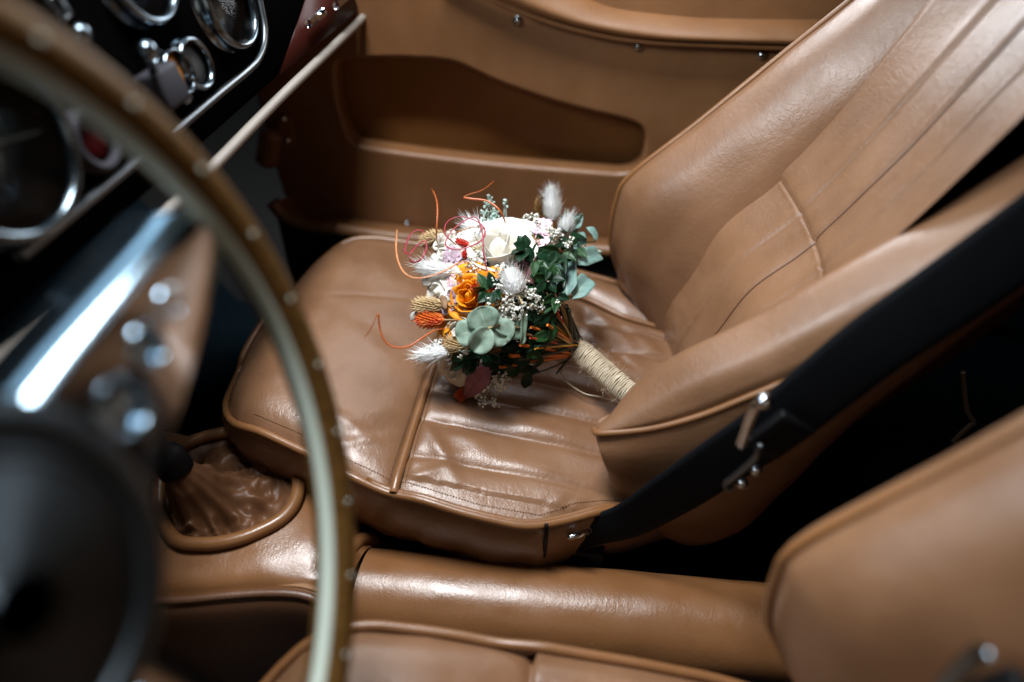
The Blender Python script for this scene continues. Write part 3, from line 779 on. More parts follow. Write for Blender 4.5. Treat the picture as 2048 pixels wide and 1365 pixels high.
for k in range(30):
    a = 2 * pi * (k + .35) / 30; b = radians(98)
    c = wp(WR + .0125 * cos(b), a, .0115 * sin(b)); ax = nrm(wp(WR + cos(b), a, sin(b)) - wp(WR, a))
    lathe('rivet', c, ax, [(0, -.001), (.0017, -.001), (.0016, .0002), (.001, .0004), (0, .0004)], RIMBAND, SW, n=10)
def spoke(t0):
    r_ = V(*(WA * cos(t0) + WB * sin(t0))); l_ = V(*(-WA * sin(t0) + WB * cos(t0)))      # radial, towards the wheel top
    us = np.linspace(.045, .191, 40); v = []
    def wid(u): return np.interp(u, [.045, .10, .18, .20], [.017, .014, .007, .006])
    def low(u): return np.interp(u, [.045, .07, .10, .13, .16, .191], [.047, .043, .038, .031, .022, .014])
    def dish(u): return -.006 * (1 - sm(.05, .17, u))
    cols = np.linspace(0, 1, 13)
    for u in us:
        for s in cols: v.append(WC + r_ * u + l_ * (wid(u) * (1 - s) - low(u) * s) + WN * (dish(u) - .0025 * (2 * s - 1) ** 2))
    face = part('spoke', v, gridf(40, 13), ALU, SW)
    m = face.modifiers.new('t', 'SOLIDIFY'); m.thickness = .003; m.offset = 0
    cut = []
    for u, s, R in ((.086, -.012, .0112), (.114, -.007, .0082), (.137, -.005, .0060)):
        c = WC + r_ * u + l_ * s + WN * dish(u)
        cv, cf = lathe_geo(c, WN, [(R, -.03), (R, .03)], 28); cut.append((cv, cf, c, R, u))
    mb = MB()
    for cv, cf, *_ in cut: mb.add(cv, cf)
    k = mb.build('cutter', ALU); bm_ = face.modifiers.new('b', 'BOOLEAN'); bm_.operation = 'DIFFERENCE'; bm_.object = k; bm_.solver = 'EXACT'
    k.location = -Vector(WC) * 0
    dg = bpy.context.evaluated_depsgraph_get(); me = bpy.data.meshes.new_from_object(face.evaluated_get(dg))
    face.modifiers.clear(); face.data = me; bpy.data.objects.remove(k); flat_shade_angle(face, 40)
    # rolled hole rims and the turned upper flange
    for cv, cf, c, R, u in cut:
        sl = -.030 * -1 * 0
        lathe('hole_rim', c, WN, [(R * .97, -.010), (R * .97, .0010), (R * 1.04, .0024), (R * 1.16, .0020), (R * 1.22, -.0005)], FLANGE, face, n=28)
    fl = []
    for u in us:
        b = WC + r_ * u + l_ * wid(u) + WN * (dish(u) - .0025)
        for q, h in ((0, .0006), (.0055, -.040)): fl.append(b + l_ * q + WN * h)
    part('spoke_flange', fl, gridf(40, 2), FLANGE, face, thick=.0018)
for t0 in (radians(10), radians(190), radians(-82)): spoke(t0)
lathe('hub', WC - WN * .012, WN, [(0, -.004), (.062, -.004), (.068, .001), (.069, .010), (.067, .017), (.062, .021), (.055, .0215), (.050, .0205)], HUBM, SW, n=72)
lathe('horn_button', WC + WN * .006, WN, [(.049, -.006), (.0485, .001), (.0465, .003), (.043, .002), (.03, .0012), (.016, .0008), (.001, .0008)], GLOSSB, SW, n=56)
tube('steering_column', [WC - WN * .035, WC - WN * .34], .026, BLACK, SW, n=24)

# ------------------------------------------------------------------ seat belt
SB = thing('seat_belt', 'black webbing seat belt with chrome tongue across the passenger seat side', 'seat belt', tuple(at(1130, 1090, y=-.235)))
ctr = [(1128, 1092, -.235), (1190, 1062, -.236), (1262, 1038, -.236), (1350, 985, -.238), (1440, 925, -.240), (1540, 858, -.242), (1640, 778, -.240), (1750, 690, -.236), (1880, 600, -.225), (2048, 480, -.21), (2250, 330, -.19)]
cc = crom([at(a, b, y=y) for a, b, y in ctr], 90)
tg = np.gradient(cc, axis=0); tg /= np.linalg.norm(tg, axis=1)[:, None]
sdv = np.cross(tg, V(0, -1, .25)); sdv /= np.linalg.norm(sdv, axis=1)[:, None]
hw = np.interp(np.linspace(0, 1, 90), [0, .1, .3, 1], [.012, .018, .025, .029])[:, None]
v = np.stack([cc + sdv * hw * s + V(0, -.0015 * (1 - s * s), 0) for s in np.linspace(-1, 1, 9)], 1)
part('webbing', v, gridf(90, 9), WEB, SB, thick=.0016)
bc_ = at(1560, 880, y=-.252); bx = nrm(at(1640, 820, y=-.252) - at(1480, 935, y=-.252)); bz = V(0, -1, 0); by = np.cross(bz, bx)
part('buckle', *box_geo(bc_ - V(0, -.006, 0), (.044, .034, .011), np.stack([bx, by, bz], 1), .3), BLACK, SB)
tube('tongue', crom([at(*q, y=-.268) for q in [(1528, 802), (1512, 815), (1500, 840), (1490, 868), (1482, 890)]], 24), .0042, CHROME, SB, n=10)
part('tongue_end', *ball_geo(at(1528, 803, y=-.270), .0062, 12, 8), CHROME, SB)
tube('buckle_frame', crom([at(*q, y=-.262) for q in [(1518, 892), (1512, 915), (1480, 945), (1452, 968), (1462, 978)]], 24), .0032, ALU_B, SB, n=8)
for q in ((1512, 940), (1484, 966)): part('buckle_stud', *ball_geo(at(*q, y=-.262), .0052, 12, 8), CHROME, SB)
tube('anchor_latch', [at(1138, 1075, y=-.25), at(1180, 1063, y=-.25)], .0032, CHROME, SB, n=10)
part('anchor_block', *box_geo(at(1150, 1110, y=-.225), (.06, .03, .05), None, .15), BLACK, SB)
# driver's belt buckle in the lower right corner
SB2 = thing('seat_belt', 'black belt buckle with chrome tongue beside the driver seat, bottom right corner', 'seat belt', tuple(at(1960, 1340, y=-.46)))
part('buckle', *box_geo(at(1985, 1352, y=-.455), (.035, .010, .03), frame(nrm(V(.5, 0, 1))), .3), BLACK, SB2)
tube('tongue', crom([at(*q, y=-.466) for q in [(1965, 1304), (1945, 1318), (1915, 1345), (1890, 1372)]], 20), .0046, BEZEL, SB2, n=10)
for s in (SB, SB2): s['group'] = 'seat belts'
# pale cord behind the passenger seat
tag(tube('loose_cord', crom([at(*q, y=-.02) for q in [(1926, 745), (1930, 790), (1935, 822), (1948, 845), (1940, 852), (1922, 868), (1906, 884)]], 40), .0026, CORD, None), 'thin pale cord hanging loose in the dark behind the passenger seat', 'cord')
# ------------------------------------------------------------------ bouquet
HC = V(-.012, -.012, .074); HR = V(.112, .118, .088)
SP = at(1143, 690, z=.046)                      # where the stems gather
HE = at(1262, 792, z=.026)                      # end of the bound handle
AX = nrm(HC - SP)
BQ = thing('bouquet', 'bouquet of white and orange roses with bunny tail grass lying on the tan seat', 'bouquet', tuple(V(HC[0], HC[1], .0)))
def hit(px, py, k=1.0):
    """point where the sight line meets the dome of the bouquet (its nearest approach if it misses)"""
    d = ray(px, py); o = (CP - HC) / (HR * k); dd = d / (HR * k)
    a = dd @ dd; b = o @ dd; c = o @ o - 1; D = b * b - a * c
    t = (-b - sqrt(D)) / a if D > 0 else -b / a
    p = CP + d * t
    n = nrm((p - HC) / HR ** 2)
    return p, n
TOCAM = lambda p: nrm(CP - p)
def leaf(name, p0, p1, nrmv, w_, m, shape='ovate', fold=.25, curl=.15, parent=None, vein=None, n=10, thick=.0004, wob=.0):
    p0, p1 = V(*p0), V(*p1); d = p1 - p0; L = np.linalg.norm(d); t_ = d / L
    nn_ = nrm(np.array(nrmv) - (np.array(nrmv) @ t_) * t_); s_ = np.cross(t_, nn_)
    us = np.linspace(0, 1, n + 2); vs = np.linspace(-1, 1, 7); v = []
    for u in us:
        if shape == 'round': ww = sqrt(max(0, 1 - (2 * u - 1) ** 2)) ** .9
        elif shape == 'lance': ww = sin(pi * u ** .75) ** .9
        elif shape == 'oblong': ww = min(1, 3.2 * u ** .8) * (1 - max(0, (u - .75) / .25) ** 2) ** .5
        else: ww = sin(pi * u ** .62) ** .85
        ww = max(ww, .02)
        for s in vs:
            h = fold * abs(s) * ww * w_ + curl * L * (u - u * u * 1.6) + wob * noise.noise(Vector((u * 3 + p0[0] * 90, s * 1.5, p0[1] * 90)))
            v.append(p0 + t_ * L * u + s_ * s * ww * w_ + nn_ * h)
    o = part(name, v, gridf(n + 2, 7), m, parent or BQ, thick=thick)
    if vein is not None:
        c = np.array(v).reshape(n + 2, 7, 3)[:, 3] + nn_ * .0004
        tube('leaf_vein', c, np.linspace(.0006, .0002, n + 2), vein, o, n=5)
    return o
def petal_geo(c, F, th, rho, wa, zb, zt, flare, droop, R, seed, ruff=.03, nu=11, nv=9, tipw=.22):
    v = []
    for a in np.linspace(0, 1, nv):
        for u in np.linspace(-1, 1, nu):
            e = (1 - .28 * a ** 5)
            ang = th + u * wa * e * (.55 + .45 * min(1, a * 2.2))
            rad = rho * (.30 + .70 * a ** .55) + flare * a ** 3 * (1 - .3 * u * u)
            z = zb + (zt - zb) * a * (1 - tipw * abs(u) ** 3 * a) - droop * a ** 4
            k = R * ruff * noise.noise(Vector((ang * 1.7 + seed, a * 2.2, seed * 3.1)))
            rad += k * a; z += k * a
            v.append(c + F @ V(rad * cos(ang), rad * sin(ang), z))
    return np.array(v), gridf(nv, nu)
def rose(name, px, py, R, npet, m, k=1.0, lean=(0, 0, 0), lift=0, open_=1.0, w0=1.6, w1=.8, core=.13, thick=.0007, axis=None, ruff=.05, flat=1.0, seed=0):
    c, nn_ = hit(px, py, k)
    ax = nrm(nn_ * .55 + TOCAM(c) * .55 + V(*lean)) if axis is None else nrm(axis)
    c = c + ax * lift; F = frame(ax)
    cv, cf = lathe_geo(c, ax, [(0, -R * .8), (R * .25, -R * .75), (R * .30, -R * .45), (R * core * .8, -.1 * R), (R * core * .3, .02 * R), (0, .02 * R)], 14)
    heart = part(name, cv, cf, m, BQ)
    for i in range(npet):
        f = i / max(1, npet - 1)
        th = i * 2.399 + seed + .3 * noise.noise(Vector((i * 1.3, seed, 0)))
        rho = R * (core + (.62 - core) * f ** .9)
        wa = w0 + (w1 - w0) * f
        zt = R * (.10 - .34 * f * flat) + R * .05 * noise.noise(Vector((i * 2.1, seed, 7)))
        g = petal_geo(c, F, th, rho, wa, -R * .8, zt, R * .40 * open_ * f ** 1.3, R * .22 * open_ * f, R, i * 1.7 + seed, ruff)
        part('petal', *g, m, heart, thick=thick)
    return heart
def bunny(px0, py0, px1, py1, w_, k0=1.0, k1=1.0, n=1500, p=None, hl=.010, m=FLUFF, halo=.45):
    """soft grass head from base pixel to tip pixel"""
    a = hit(px0, py0, k0)[0]; b = hit(px1, py1, k1)[0] if p is None else p
    d = b - a; L = np.linalg.norm(d); F = frame(d / L); mb = MB(); r = random.Random(int(px0 * 7 + py0))
    def rad(t): return w_ * (sin(pi * (.06 + .90 * t) ** .8) ** .75)
    core = [(rad(t) * .72, t * L) for t in np.linspace(0, 1, 12)]
    v, f = lathe_geo(a, d, core, 14); mb.add(v, f)
    V_, Fc = [], []
    for i in range(n):
        t = r.random() ** .9; an = r.random() * 2 * pi; rr = rad(t) * (.75 + .25 * r.random())
        rdv = F @ V(cos(an), sin(an), 0); ax = F[:, 2]
        p0 = a + ax * (t * L) + rdv * rr
        long_ = r.random() < .16
        l = hl * (.35 + .5 * r.random()) * (2.1 if long_ else .9)
        dr = nrm(rdv * (.30 + .5 * r.random() * (1.5 if long_ else 1)) + ax * (.75 + .4 * r.random()) + V(r.gauss(0, .14), r.gauss(0, .14), r.gauss(0, .14)))
        p1 = p0 + dr * l; sd = nrm(np.cross(dr, rdv + .3 * ax)) * (.00034 if long_ else .00042)
        q = len(V_); V_ += [p0 - sd, p0 + sd, p1]; Fc.append((q, q + 1, q + 2))
    mb.add(V_, Fc)
    o = mb.build('bunny_tail_grass', m, BQ)
    st, sf = tube_geo([a - d / L * .012, a + d / L * .006], .0008, 6); part('grass_stalk', st, sf, ST_B, o)
    return o
def seedhead(px0, py0, px1, py1, w_, m, k0=1.02, k1=1.05, n=110, awn=.0):
    a = hit(px0, py0, k0)[0]; b = hit(px1, py1, k1)[0]; d = b - a; L = np.linalg.norm(d); F = frame(d / L); mb = MB()
    r = random.Random(int(px0 + py0 * 3))
    def rad(t): return w_ * sin(pi * (.08 + .86 * t)) ** .7
    mb.add(*lathe_geo(a, d, [(rad(t) * .5, t * L * .96) for t in np.linspace(0, 1, 9)], 10))
    for i in range(n):
        t = (i + .5) / n; an = i * 2.399; rd = F @ V(cos(an), sin(an), 0); ax = F[:, 2]
        p = a + ax * t * L * .94 + rd * rad(t) * .6; l = w_ * (1.0 + .35 * r.random()) + awn
        dr = nrm(ax * 1.0 + rd * (.75 + .3 * r.random())); sd = np.cross(ax, rd); w2 = w_ * .22; up = nrm(np.cross(sd, dr))
        mb.add([p, p + dr * l * .45 + sd * w2, p + dr * l, p + dr * l * .45 - sd * w2, p + dr * l * .45 - up * w2 * .9], [(0, 1, 4), (1, 2, 4), (2, 3, 4), (3, 0, 4)])
    o = mb.build('seed_head', m, BQ, smooth=False)
    st, sf = tube_geo([a - d / L * .016, a + d / L * .004], .0009, 6); part('stalk', st, sf, ST_B, o); return o
def sprig(px, py, rpx, nfl, m, k=1.05, root=None, fs=.0014, name='baby_breath_sprig', depth=.014, stm=BSTEM):
    """a cloud of tiny blossoms on fine branching stems"""
    c, nn_ = hit(px, py, k); r = random.Random(int(px * 13 + py)); sc_ = rpx / 1365 * .78
    root = c - nn_ * .03 + (SP - c) * .12 if root is None else V(*root)
    mb = MB(); sb = MB(); nfl = int(nfl * 1.5)
    nodes = []
    for i in range(max(3, nfl // 6)):
        q = c + (RT * r.gauss(0, .45) + UP * r.gauss(0, .45)) * sc_ + nn_ * r.uniform(-.4, .4) * depth
        mid = root * .5 + q * .5 + V(r.gauss(0, .003), r.gauss(0, .003), r.gauss(0, .003))
        sb.add(*tube_geo(crom([root, mid, q], 7), .00038, 4)); nodes.append(q)
    for i in range(nfl):
        q = r.choice(nodes); e = V(r.gauss(0, 1), r.gauss(0, 1), r.gauss(0, 1)); p = q + nrm(e) * sc_ * r.uniform(.12, .42)
        sb.add(*tube_geo([q, p], .00028, 4))
        s = fs * r.uniform(.6, 1.25)
        for j in range(5):
            e = nrm(V(r.gauss(0, 1), r.gauss(0, 1), r.gauss(0, 1)))
            mb.add(*ball_geo(p + e * s * .5, s * .62, 5, 4))
    o = mb.build(name, m, BQ, kind='stuff'); sb.build('fine_stems', stm, o, kind='stuff'); return o
def curl(name, pts, r, m, flat=.45):
    """pts: (px, py, lift) where lift scales the dome"""
    P = crom([hit(a, b, k)[0] for a, b, k in pts], 90)
    rr = r * .85 * np.interp(np.linspace(0, 1, 90), [0, .08, .8, 1], [.5, 1, 1, .7])
    v, f = tube_geo(P, rr, 8, flat=flat); return part(name, v, f, m, BQ)

# --- roses and white blossoms
rose('white_rose', 998, 500, .060, 10, P_WHITE, k=.96, lean=(-.1, .25, .45), open_=1.35, w0=1.9, w1=1.5, core=.17, thick=.0009, ruff=.06, flat=.7, seed=2.2, lift=.014)
rose('orange_rose', 940, 594, .047, 24, P_ORANGE, k=1.0, lean=(-.25, -.1, .15), open_=1.05, w0=1.6, w1=.85, core=.10, ruff=.05, seed=.7, lift=.010)
rose('white_rose', 914, 664, .031, 11, P_WHITE, k=1.05, lean=(-.3, -.3, 0), open_=.9, w0=1.6, w1=1.0, core=.16, seed=4, lift=-.002)
# orange straw flower: a sheaf of narrow strips
for i in range(34):
    a = hit(915 + rng.uniform(-14, 12), 628 + rng.uniform(-8, 14), .90)[0]
    tx, ty = 893 + rng.uniform(-20, 26), 690 + rng.uniform(-26, 18)
    b, nb = hit(tx, ty, 1.0 + rng.uniform(-.03, .03))
    leaf('orange_strip_petal', a, b, nb + rng.normal(0, .5, 3), .0022, P_ORANGE, 'oblong', .3, .12, n=5)
# sola wood blossoms: thick cupped white petals, some with bark edges
def sola(px, py, R, n, k, lean, seed, bark=False):
    h = rose('sola_blossom', px, py, R, n, P_WOOD, k=k, lean=lean, open_=.9, w0=1.4, w1=.75, core=.16, thick=.0016, ruff=.06, seed=seed)
    return h
sola(878, 476, .026, 9, 1.06, (-.6, .3, .2), 1)
sola(884, 506, .025, 9, 1.04, (-.5, .1, .1), 2.5)
sola(868, 584, .033, 12, 1.05, (-.7, -.1, .0), .4)
sola(902, 746, .028, 12, 1.05, (-.3, -.6, -.1), 3.3)
sola(925, 768, .020, 9, 1.0, (-.1, -.7, -.3), 5.3)
sola(948, 470, .014, 6, .9, (-.2, .3, .5), 1.3)
def slab(px0, py0, px1, py1, w_, k, m=P_WOOD):
    a, na = hit(px0, py0, k); b, nb = hit(px1, py1, k)
    return leaf('sola_petal', a, b, na + V(0, 0, .5), w_, m, 'oblong', -.35, .18, thick=.002, n=12, wob=.001)
slab(862, 622, 816, 631, .0065, 1.04)
slab(880, 545, 897, 600, .010, 1.03); slab(896, 598, 880, 548, .0095, 1.0, P_TANEDGE); slab(862, 570, 856, 545, .009, 1.03)
slab(893, 618, 884, 592, .0028, 1.07, P_TANEDGE)
# --- pink and lilac hydrangea florets
def hyd(px, py, rpx, n, m, k=1.0):
    for i in range(n):
        x, y = px + rng.normal(0, rpx * .45), py + rng.normal(0, rpx * .45)
        c, nn_ = hit(x, y, k + rng.uniform(-.02, .05)); nn_ = nrm(nn_ + .5 * TOCAM(c) + rng.normal(0, .35, 3)); F = frame(nn_); mb = MB()
        for j in range(4):
            a = j * pi / 2 + rng.uniform(0, .5); d = F @ V(cos(a), sin(a), .15); s_ = np.cross(d, nn_); L = .0085 * rng.uniform(.8, 1.2); v = []
            for u in np.linspace(0, 1, 5):
                ww = .0048 * sin(pi * (.1 + .82 * u)) ** .7
                for s in (-1, -.4, .4, 1): v.append(c + d * L * u + s_ * s * ww + nn_ * (.0016 * s * s + .0014 * noise.noise(Vector((u * 4 + x, s * 2, y)))))
            mb.add(v, gridf(5, 4))
        mb.add(*ball_geo(c + nn_ * .001, .0011, 6, 4)); mb.build('hydrangea_floret', m, BQ, thick=.0003)
hyd(1084, 456, 20, 7, P_PINK, 1.0); hyd(1092, 486, 16, 6, P_PINK, .99); hyd(916, 520, 20, 8, P_LILAC, .96); hyd(905, 572, 20, 9, P_PINK, .95); hyd(900, 600, 14, 4, P_LILAC, .95); hyd(945, 535, 14, 4, P_LILAC, .92)
a, na = hit(905, 548, 1.0); b, nb = hit(912, 602, 1.0)
leaf('pink_petal', a, b, na, .013, P_PINK, 'round', -.3, .1, n=10, wob=.003)
a, na = hit(1036, 522, 1.02); b, nb = hit(1062, 572, 1.0); leaf('dusty_petal', a, b, na + V(.3, 0, .2), .011, P_DUSTY, 'oblong', .5, .2, wob=.004)
a, na = hit(1030, 550, .98); b, nb = hit(1075, 562, .98); leaf('dusty_petal', a, b, na, .008, P_DUSTY, 'oblong', .5, .2, wob=.003)
# --- bunny tail grasses
bunny(1104, 441, 1102, 380, .0105, 1.05, 1.12, 2000)
bunny(900, 546, 846, 536, .0074, 1.06, 1.14, 1700, hl=.013)
bunny(1036, 588, 1018, 545, .0120, 1.13, 1.13, 2000, hl=.010)
bunny(897, 706, 842, 713, .0076, 1.06, 1.12, 1700, hl=.012)
bunny(962, 474, 940, 450, .010, .95, 1.0, 1200, hl=.013)
bunny(1126, 470, 1140, 436, .0095, .98, 1.05, 1300, hl=.011)
# --- phalaris seed heads
seedhead(888, 612, 836, 613, .0078, BEIGEG, n=130, awn=.002)
seedhead(889, 640, 843, 639, .0082, CORAL, n=140)
seedhead(886, 468, 848, 483, .0070, BEIGEG, n=110, awn=.001)
seedhead(1078, 432, 1084, 398, .0062, TANG, n=100)
seedhead(1072, 506, 1076, 474, .0060, TANG, .99, 1.0, n=90)
seedhead(938, 491, 914, 482, .0038, REDG, 1.02, 1.03, n=70)
seedhead(944, 502, 926, 511, .0038, REDG, .98, .98, n=60)
seedhead(938, 690, 900, 688, .0070, BEIGEG, 1.0, 1.0, n=110, awn=.003)
seedhead(958, 702, 994, 692, .0065, TANG, 1.0, 1.0, n=110)
seedhead(958, 584, 950, 572, .0045, CORAL, 1.12, 1.14, n=60)
seedhead(972, 566, 990, 574, .0045, REDG, 1.06, 1.08, n=60)
seedhead(935, 778, 917, 795, .0055, CORAL, 1.0, 1.03, n=80)
seedhead(950, 770, 968, 778, .0050, CORAL, .98, .98, n=70)
# --- eucalyptus
def euc(c0, c1, w_, k0, k1, tilt, m=F_EUC, shape='round', fold=.12, curl_=.06, vein=True, wob=.002):
    a, na = hit(*c0, k0); b, nb = hit(*c1, k1)
    return leaf('eucalyptus_leaf', a, b, nrm(na + TOCAM(a) * .6) + V(*tilt), w_, m, shape, fold, curl_, vein=VEIN if vein else None, n=14, thick=.0006, wob=wob)
euc((974, 660), (958, 614), .0165, 1.15, 1.22, (0, 0, 0))
euc((950, 663), (911, 671), .0135, 1.15, 1.20, (-.2, 0, .1))
euc((978, 656), (947, 704), .0125, 1.16, 1.19, (.3, .1, .2), fold=.6)
euc((984, 650), (1020, 682), .0160, 1.10, 1.13, (.1, -.2, .1))
euc((985, 640), (1028, 664), .0135, 1.06, 1.04, (.3, .5, .3), F_EUCD, fold=.3)
euc((1010, 652), (1050, 660), .0125, 1.02, .98, (.2, -.1, .2), F_EUCD)
euc((1046, 622), (1044, 690), .0040, 1.04, 1.05, (.8, 0, .2), F_EUCD, 'oblong', .5)
tube('eucalyptus_twig', crom([hit(945, 664, 1.16)[0], hit(976, 657, 1.17)[0], hit(1008, 650, 1.1)[0], hit(1060, 660, .9)[0], SP + V(-.02, .01, .01)], 30), .0009, ST_B, BQ, n=6)
# right hand blue leaves
euc((1142, 530), (1206, 502), .0105, .92, 1.08, (.1, -.3, .6), F_EUCB, 'oblong', .35, .2)
euc((1144, 600), (1182, 552), .0105, .95, 1.05, (-.4, -.4, .5), F_EUCB, 'oblong', .5, .25)
euc((1134, 596), (1130, 520), .0120, .95, .92, (-.5, -.2, .2), F_EUCB, 'oblong', .4, .1)
euc((1172, 456), (1194, 480), .0060, 1.0, 1.1, (0, 0, .5), F_EUCB, 'oblong', .5, .35)
euc((1150, 470), (1172, 492), .0095, .98, 1.0, (0, -.3, .4), F_EUCB, 'ovate', .3, .1)
euc((1146, 455), (1166, 432), .0070, .98, 1.04, (.2, 0, .3), F_EUCB, 'ovate', .4, .1)
euc((1130, 500), (1166, 484), .0080, .95, 1.0, (.2, 0, .6), F_EUCB, 'ovate', .4, .1)
euc((1165, 497), (1204, 504), .0018, 1.0, 1.1, (.2, 0, .6), F_EUC, 'oblong', .4, .05, False)
# --- dark ruscus
def rus(x0, y0, x1, y1, w_=.0062, k0=1.02, k1=1.08, m=None, tilt=None):
    a, na = hit(x0, y0, k0); b, nb = hit(x1, y1, k1)
    t = rng.normal(0, .35, 3) if tilt is None else V(*tilt)
    leaf('ruscus_leaf', a, b, nrm(na * .6 + TOCAM(a) * .7) + t, w_ * .86, m or (F_DARK if rng.random() < .68 else F_MID), 'lance', .30, .1, n=9, thick=.0004)
def whorl(px, py, n, Lpx, w_=.0060, k=1.05, a0=0, spread=2 * pi, m=None, tight=1.08):
    for i in range(n):
        a = a0 + spread * i / n + rng.uniform(-.25, .25); l = Lpx * rng.uniform(.85, 1.3)
        rus(px + 4 * cos(a), py - 4 * sin(a), px + l * cos(a), py - l * sin(a), w_ * rng.uniform(.8, 1.15), k, k * tight * rng.uniform(.95, 1.02), m)
whorl(1052, 500, 5, 32, .0078, 1.10, 1.4, 3.6, F_DARK)
whorl(1070, 520, 5, 32, .0065, 1.06, -.6)
whorl(1100, 530, 6, 34, .0062, 1.06, .3)
whorl(1096, 560, 6, 36, .0064, 1.05, 1.0)
whorl(1122, 505, 6, 34, .0064, 1.04, .6)
whorl(1135, 470, 6, 34, .0064, 1.04, .9)
whorl(1150, 495, 5, 32, .0060, 1.03, -.7)
whorl(1112, 590, 5, 30, .0058, 1.0, 3.6)
whorl(1140, 450, 5, 28, .0056, 1.05, .2, 2.6)
whorl(1060, 560, 5, 30, .0062, .96, 2.0)
whorl(1085, 490, 4, 28, .0060, 1.02, .4)
for q in ((976, 582, 955, 546, .0072), (984, 578, 978, 543, .0070), (972, 580, 945, 578, .0062), (976, 588, 956, 606, .0072), (985, 586, 978, 612, .0078), (992, 580, 1000, 600, .006), (990, 575, 1002, 556, .006)):
    rus(*q[:4], q[4], 1.12, 1.17, F_DARK if rng.random() < .7 else F_MID)
for q in ((930, 706, 902, 722), (934, 716, 898, 742), (944, 716, 924, 748), (938, 700, 960, 716), (962, 712, 990, 716), (952, 722, 930, 752), (975, 705, 1002, 722), (950, 704, 930, 716)):
    rus(*q, .0078, 1.03, 1.06, F_DARK)
for q in ((1010, 690, 1040, 706), (1018, 700, 1050, 692), (1000, 704, 1030, 722), (985, 722, 1012, 742), (1045, 700, 1070, 688), (960, 735, 984, 752), (1000, 640, 1024, 620), (1010, 625, 1044, 640), (970, 620, 990, 606), (905, 630, 925, 625)):
    rus(*q, .0075, .92, .95, F_DARK)
# dark leaves hanging down over the stems
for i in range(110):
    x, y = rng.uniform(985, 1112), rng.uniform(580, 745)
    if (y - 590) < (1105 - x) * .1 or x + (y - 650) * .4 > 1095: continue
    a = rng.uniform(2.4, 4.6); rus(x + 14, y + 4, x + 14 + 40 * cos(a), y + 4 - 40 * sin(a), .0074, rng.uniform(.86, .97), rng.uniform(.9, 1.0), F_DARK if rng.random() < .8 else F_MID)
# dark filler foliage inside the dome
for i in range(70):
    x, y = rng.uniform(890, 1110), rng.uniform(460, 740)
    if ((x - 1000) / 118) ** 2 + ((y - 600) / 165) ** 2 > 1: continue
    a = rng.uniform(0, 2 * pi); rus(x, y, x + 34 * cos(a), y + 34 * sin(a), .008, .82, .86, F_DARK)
a, na = hit(978, 735, 1.0); b, nb = hit(924, 801, 1.06); leaf('purple_leaf', a, b, nrm(na + TOCAM(a)) + V(-.2, 0, .3), .0115, F_PURP, 'ovate', .22, .1, vein=F_PURP, n=14, wob=.0015)
# --- baby's breath and statice
for q in ((1010, 600, 26, 60, 1.10), (1040, 605, 30, 70, 1.08), (1000, 575, 20, 34, 1.14), (1066, 600, 30, 46, 1.02), (1020, 628, 26, 40, 1.04), (1098, 598, 16, 22, .98),
          (935, 548, 26, 46, 1.0), (955, 530, 18, 26, 1.0), (1062, 440, 20, 46, 1.0), (1098, 470, 24, 40, 1.06), (1118, 482, 22, 44, 1.07), (1075, 462, 16, 26, 1.04),
          (880, 690, 22, 26, 1.0), (965, 798, 20, 40, 1.06), (982, 778, 26, 36, 1.02), (1000, 752, 26, 30, .98), (990, 765, 20, 22, 1.0), (1000, 536, 14, 22, 1.14), (1012, 664, 14, 14, .98), (930, 700, 12, 14, 1.06), (945, 470, 20, 26, .98), (962, 500, 16, 24, .96), (985, 806, 12, 18, 1.06)):
    sprig(*q[:4], BREATH, q[4])
sprig(985, 430, 32, 52, BREATHM, 1.02, fs=.0016, name='statice_sprig', stm=BREATHM)
sprig(968, 445, 20, 30, BREATHM, 1.0, fs=.0016, name='statice_sprig', stm=BREATHM)
sprig(1010, 420, 10, 6, BREATHM, 1.06, fs=.0022, name='statice_sprig', stm=BREATHM)
# --- curled rattan tendrils
curl('rattan_curl', [(862, 377, 1.4), (868, 386, 1.4), (874, 405, 1.38), (875, 430, 1.34), (873, 465, 1.2), (874, 485, 1.0)], .0013, WILO)
curl('rattan_curl', [(988, 362, 1.36), (984, 366, 1.36), (966, 380, 1.38), (940, 389, 1.40), (928, 395, 1.40), (942, 398, 1.38), (975, 403, 1.34), (1000, 422, 1.26), (1011, 446, 1.1)], .0013, WILO)
curl('rattan_curl', [(794, 460, 1.45), (793, 476, 1.45), (792, 496, 1.46), (796, 522, 1.47), (808, 545, 1.46), (828, 556, 1.43), (856, 554, 1.38), (890, 542, 1.3), (918, 526, 1.2), (934, 524, 1.12), (944, 536, 1.05), (946, 556, .95)], .0013, WILT)
curl('rattan_curl', [(727, 677, 1.75), (737, 665, 1.75), (748, 645, 1.76), (755, 629, 1.76), (757, 634, 1.75), (759, 655, 1.72), (764, 672, 1.7), (775, 688, 1.66), (795, 696, 1.6), (820, 692, 1.5), (845, 676, 1.4), (868, 662, 1.25), (888, 658, 1.05)], .0012, WILO)
curl('rattan_curl', [(975, 545, 1.1), (971, 527, 1.14), (967, 503, 1.2), (966, 478, 1.25), (963, 458, 1.28), (954, 437, 1.3), (938, 437, 1.31), (911, 455, 1.31), (897, 472, 1.3), (891, 488, 1.29), (899, 497, 1.28), (920, 499, 1.26), (948, 490, 1.24), (965, 479, 1.22), (970, 463, 1.22), (961, 448, 1.23), (941, 438, 1.25), (918, 434, 1.27), (898, 441, 1.28), (889, 456, 1.28), (893, 473, 1.26), (904, 483, 1.2), (912, 490, 1.1)], .0010, WILR)
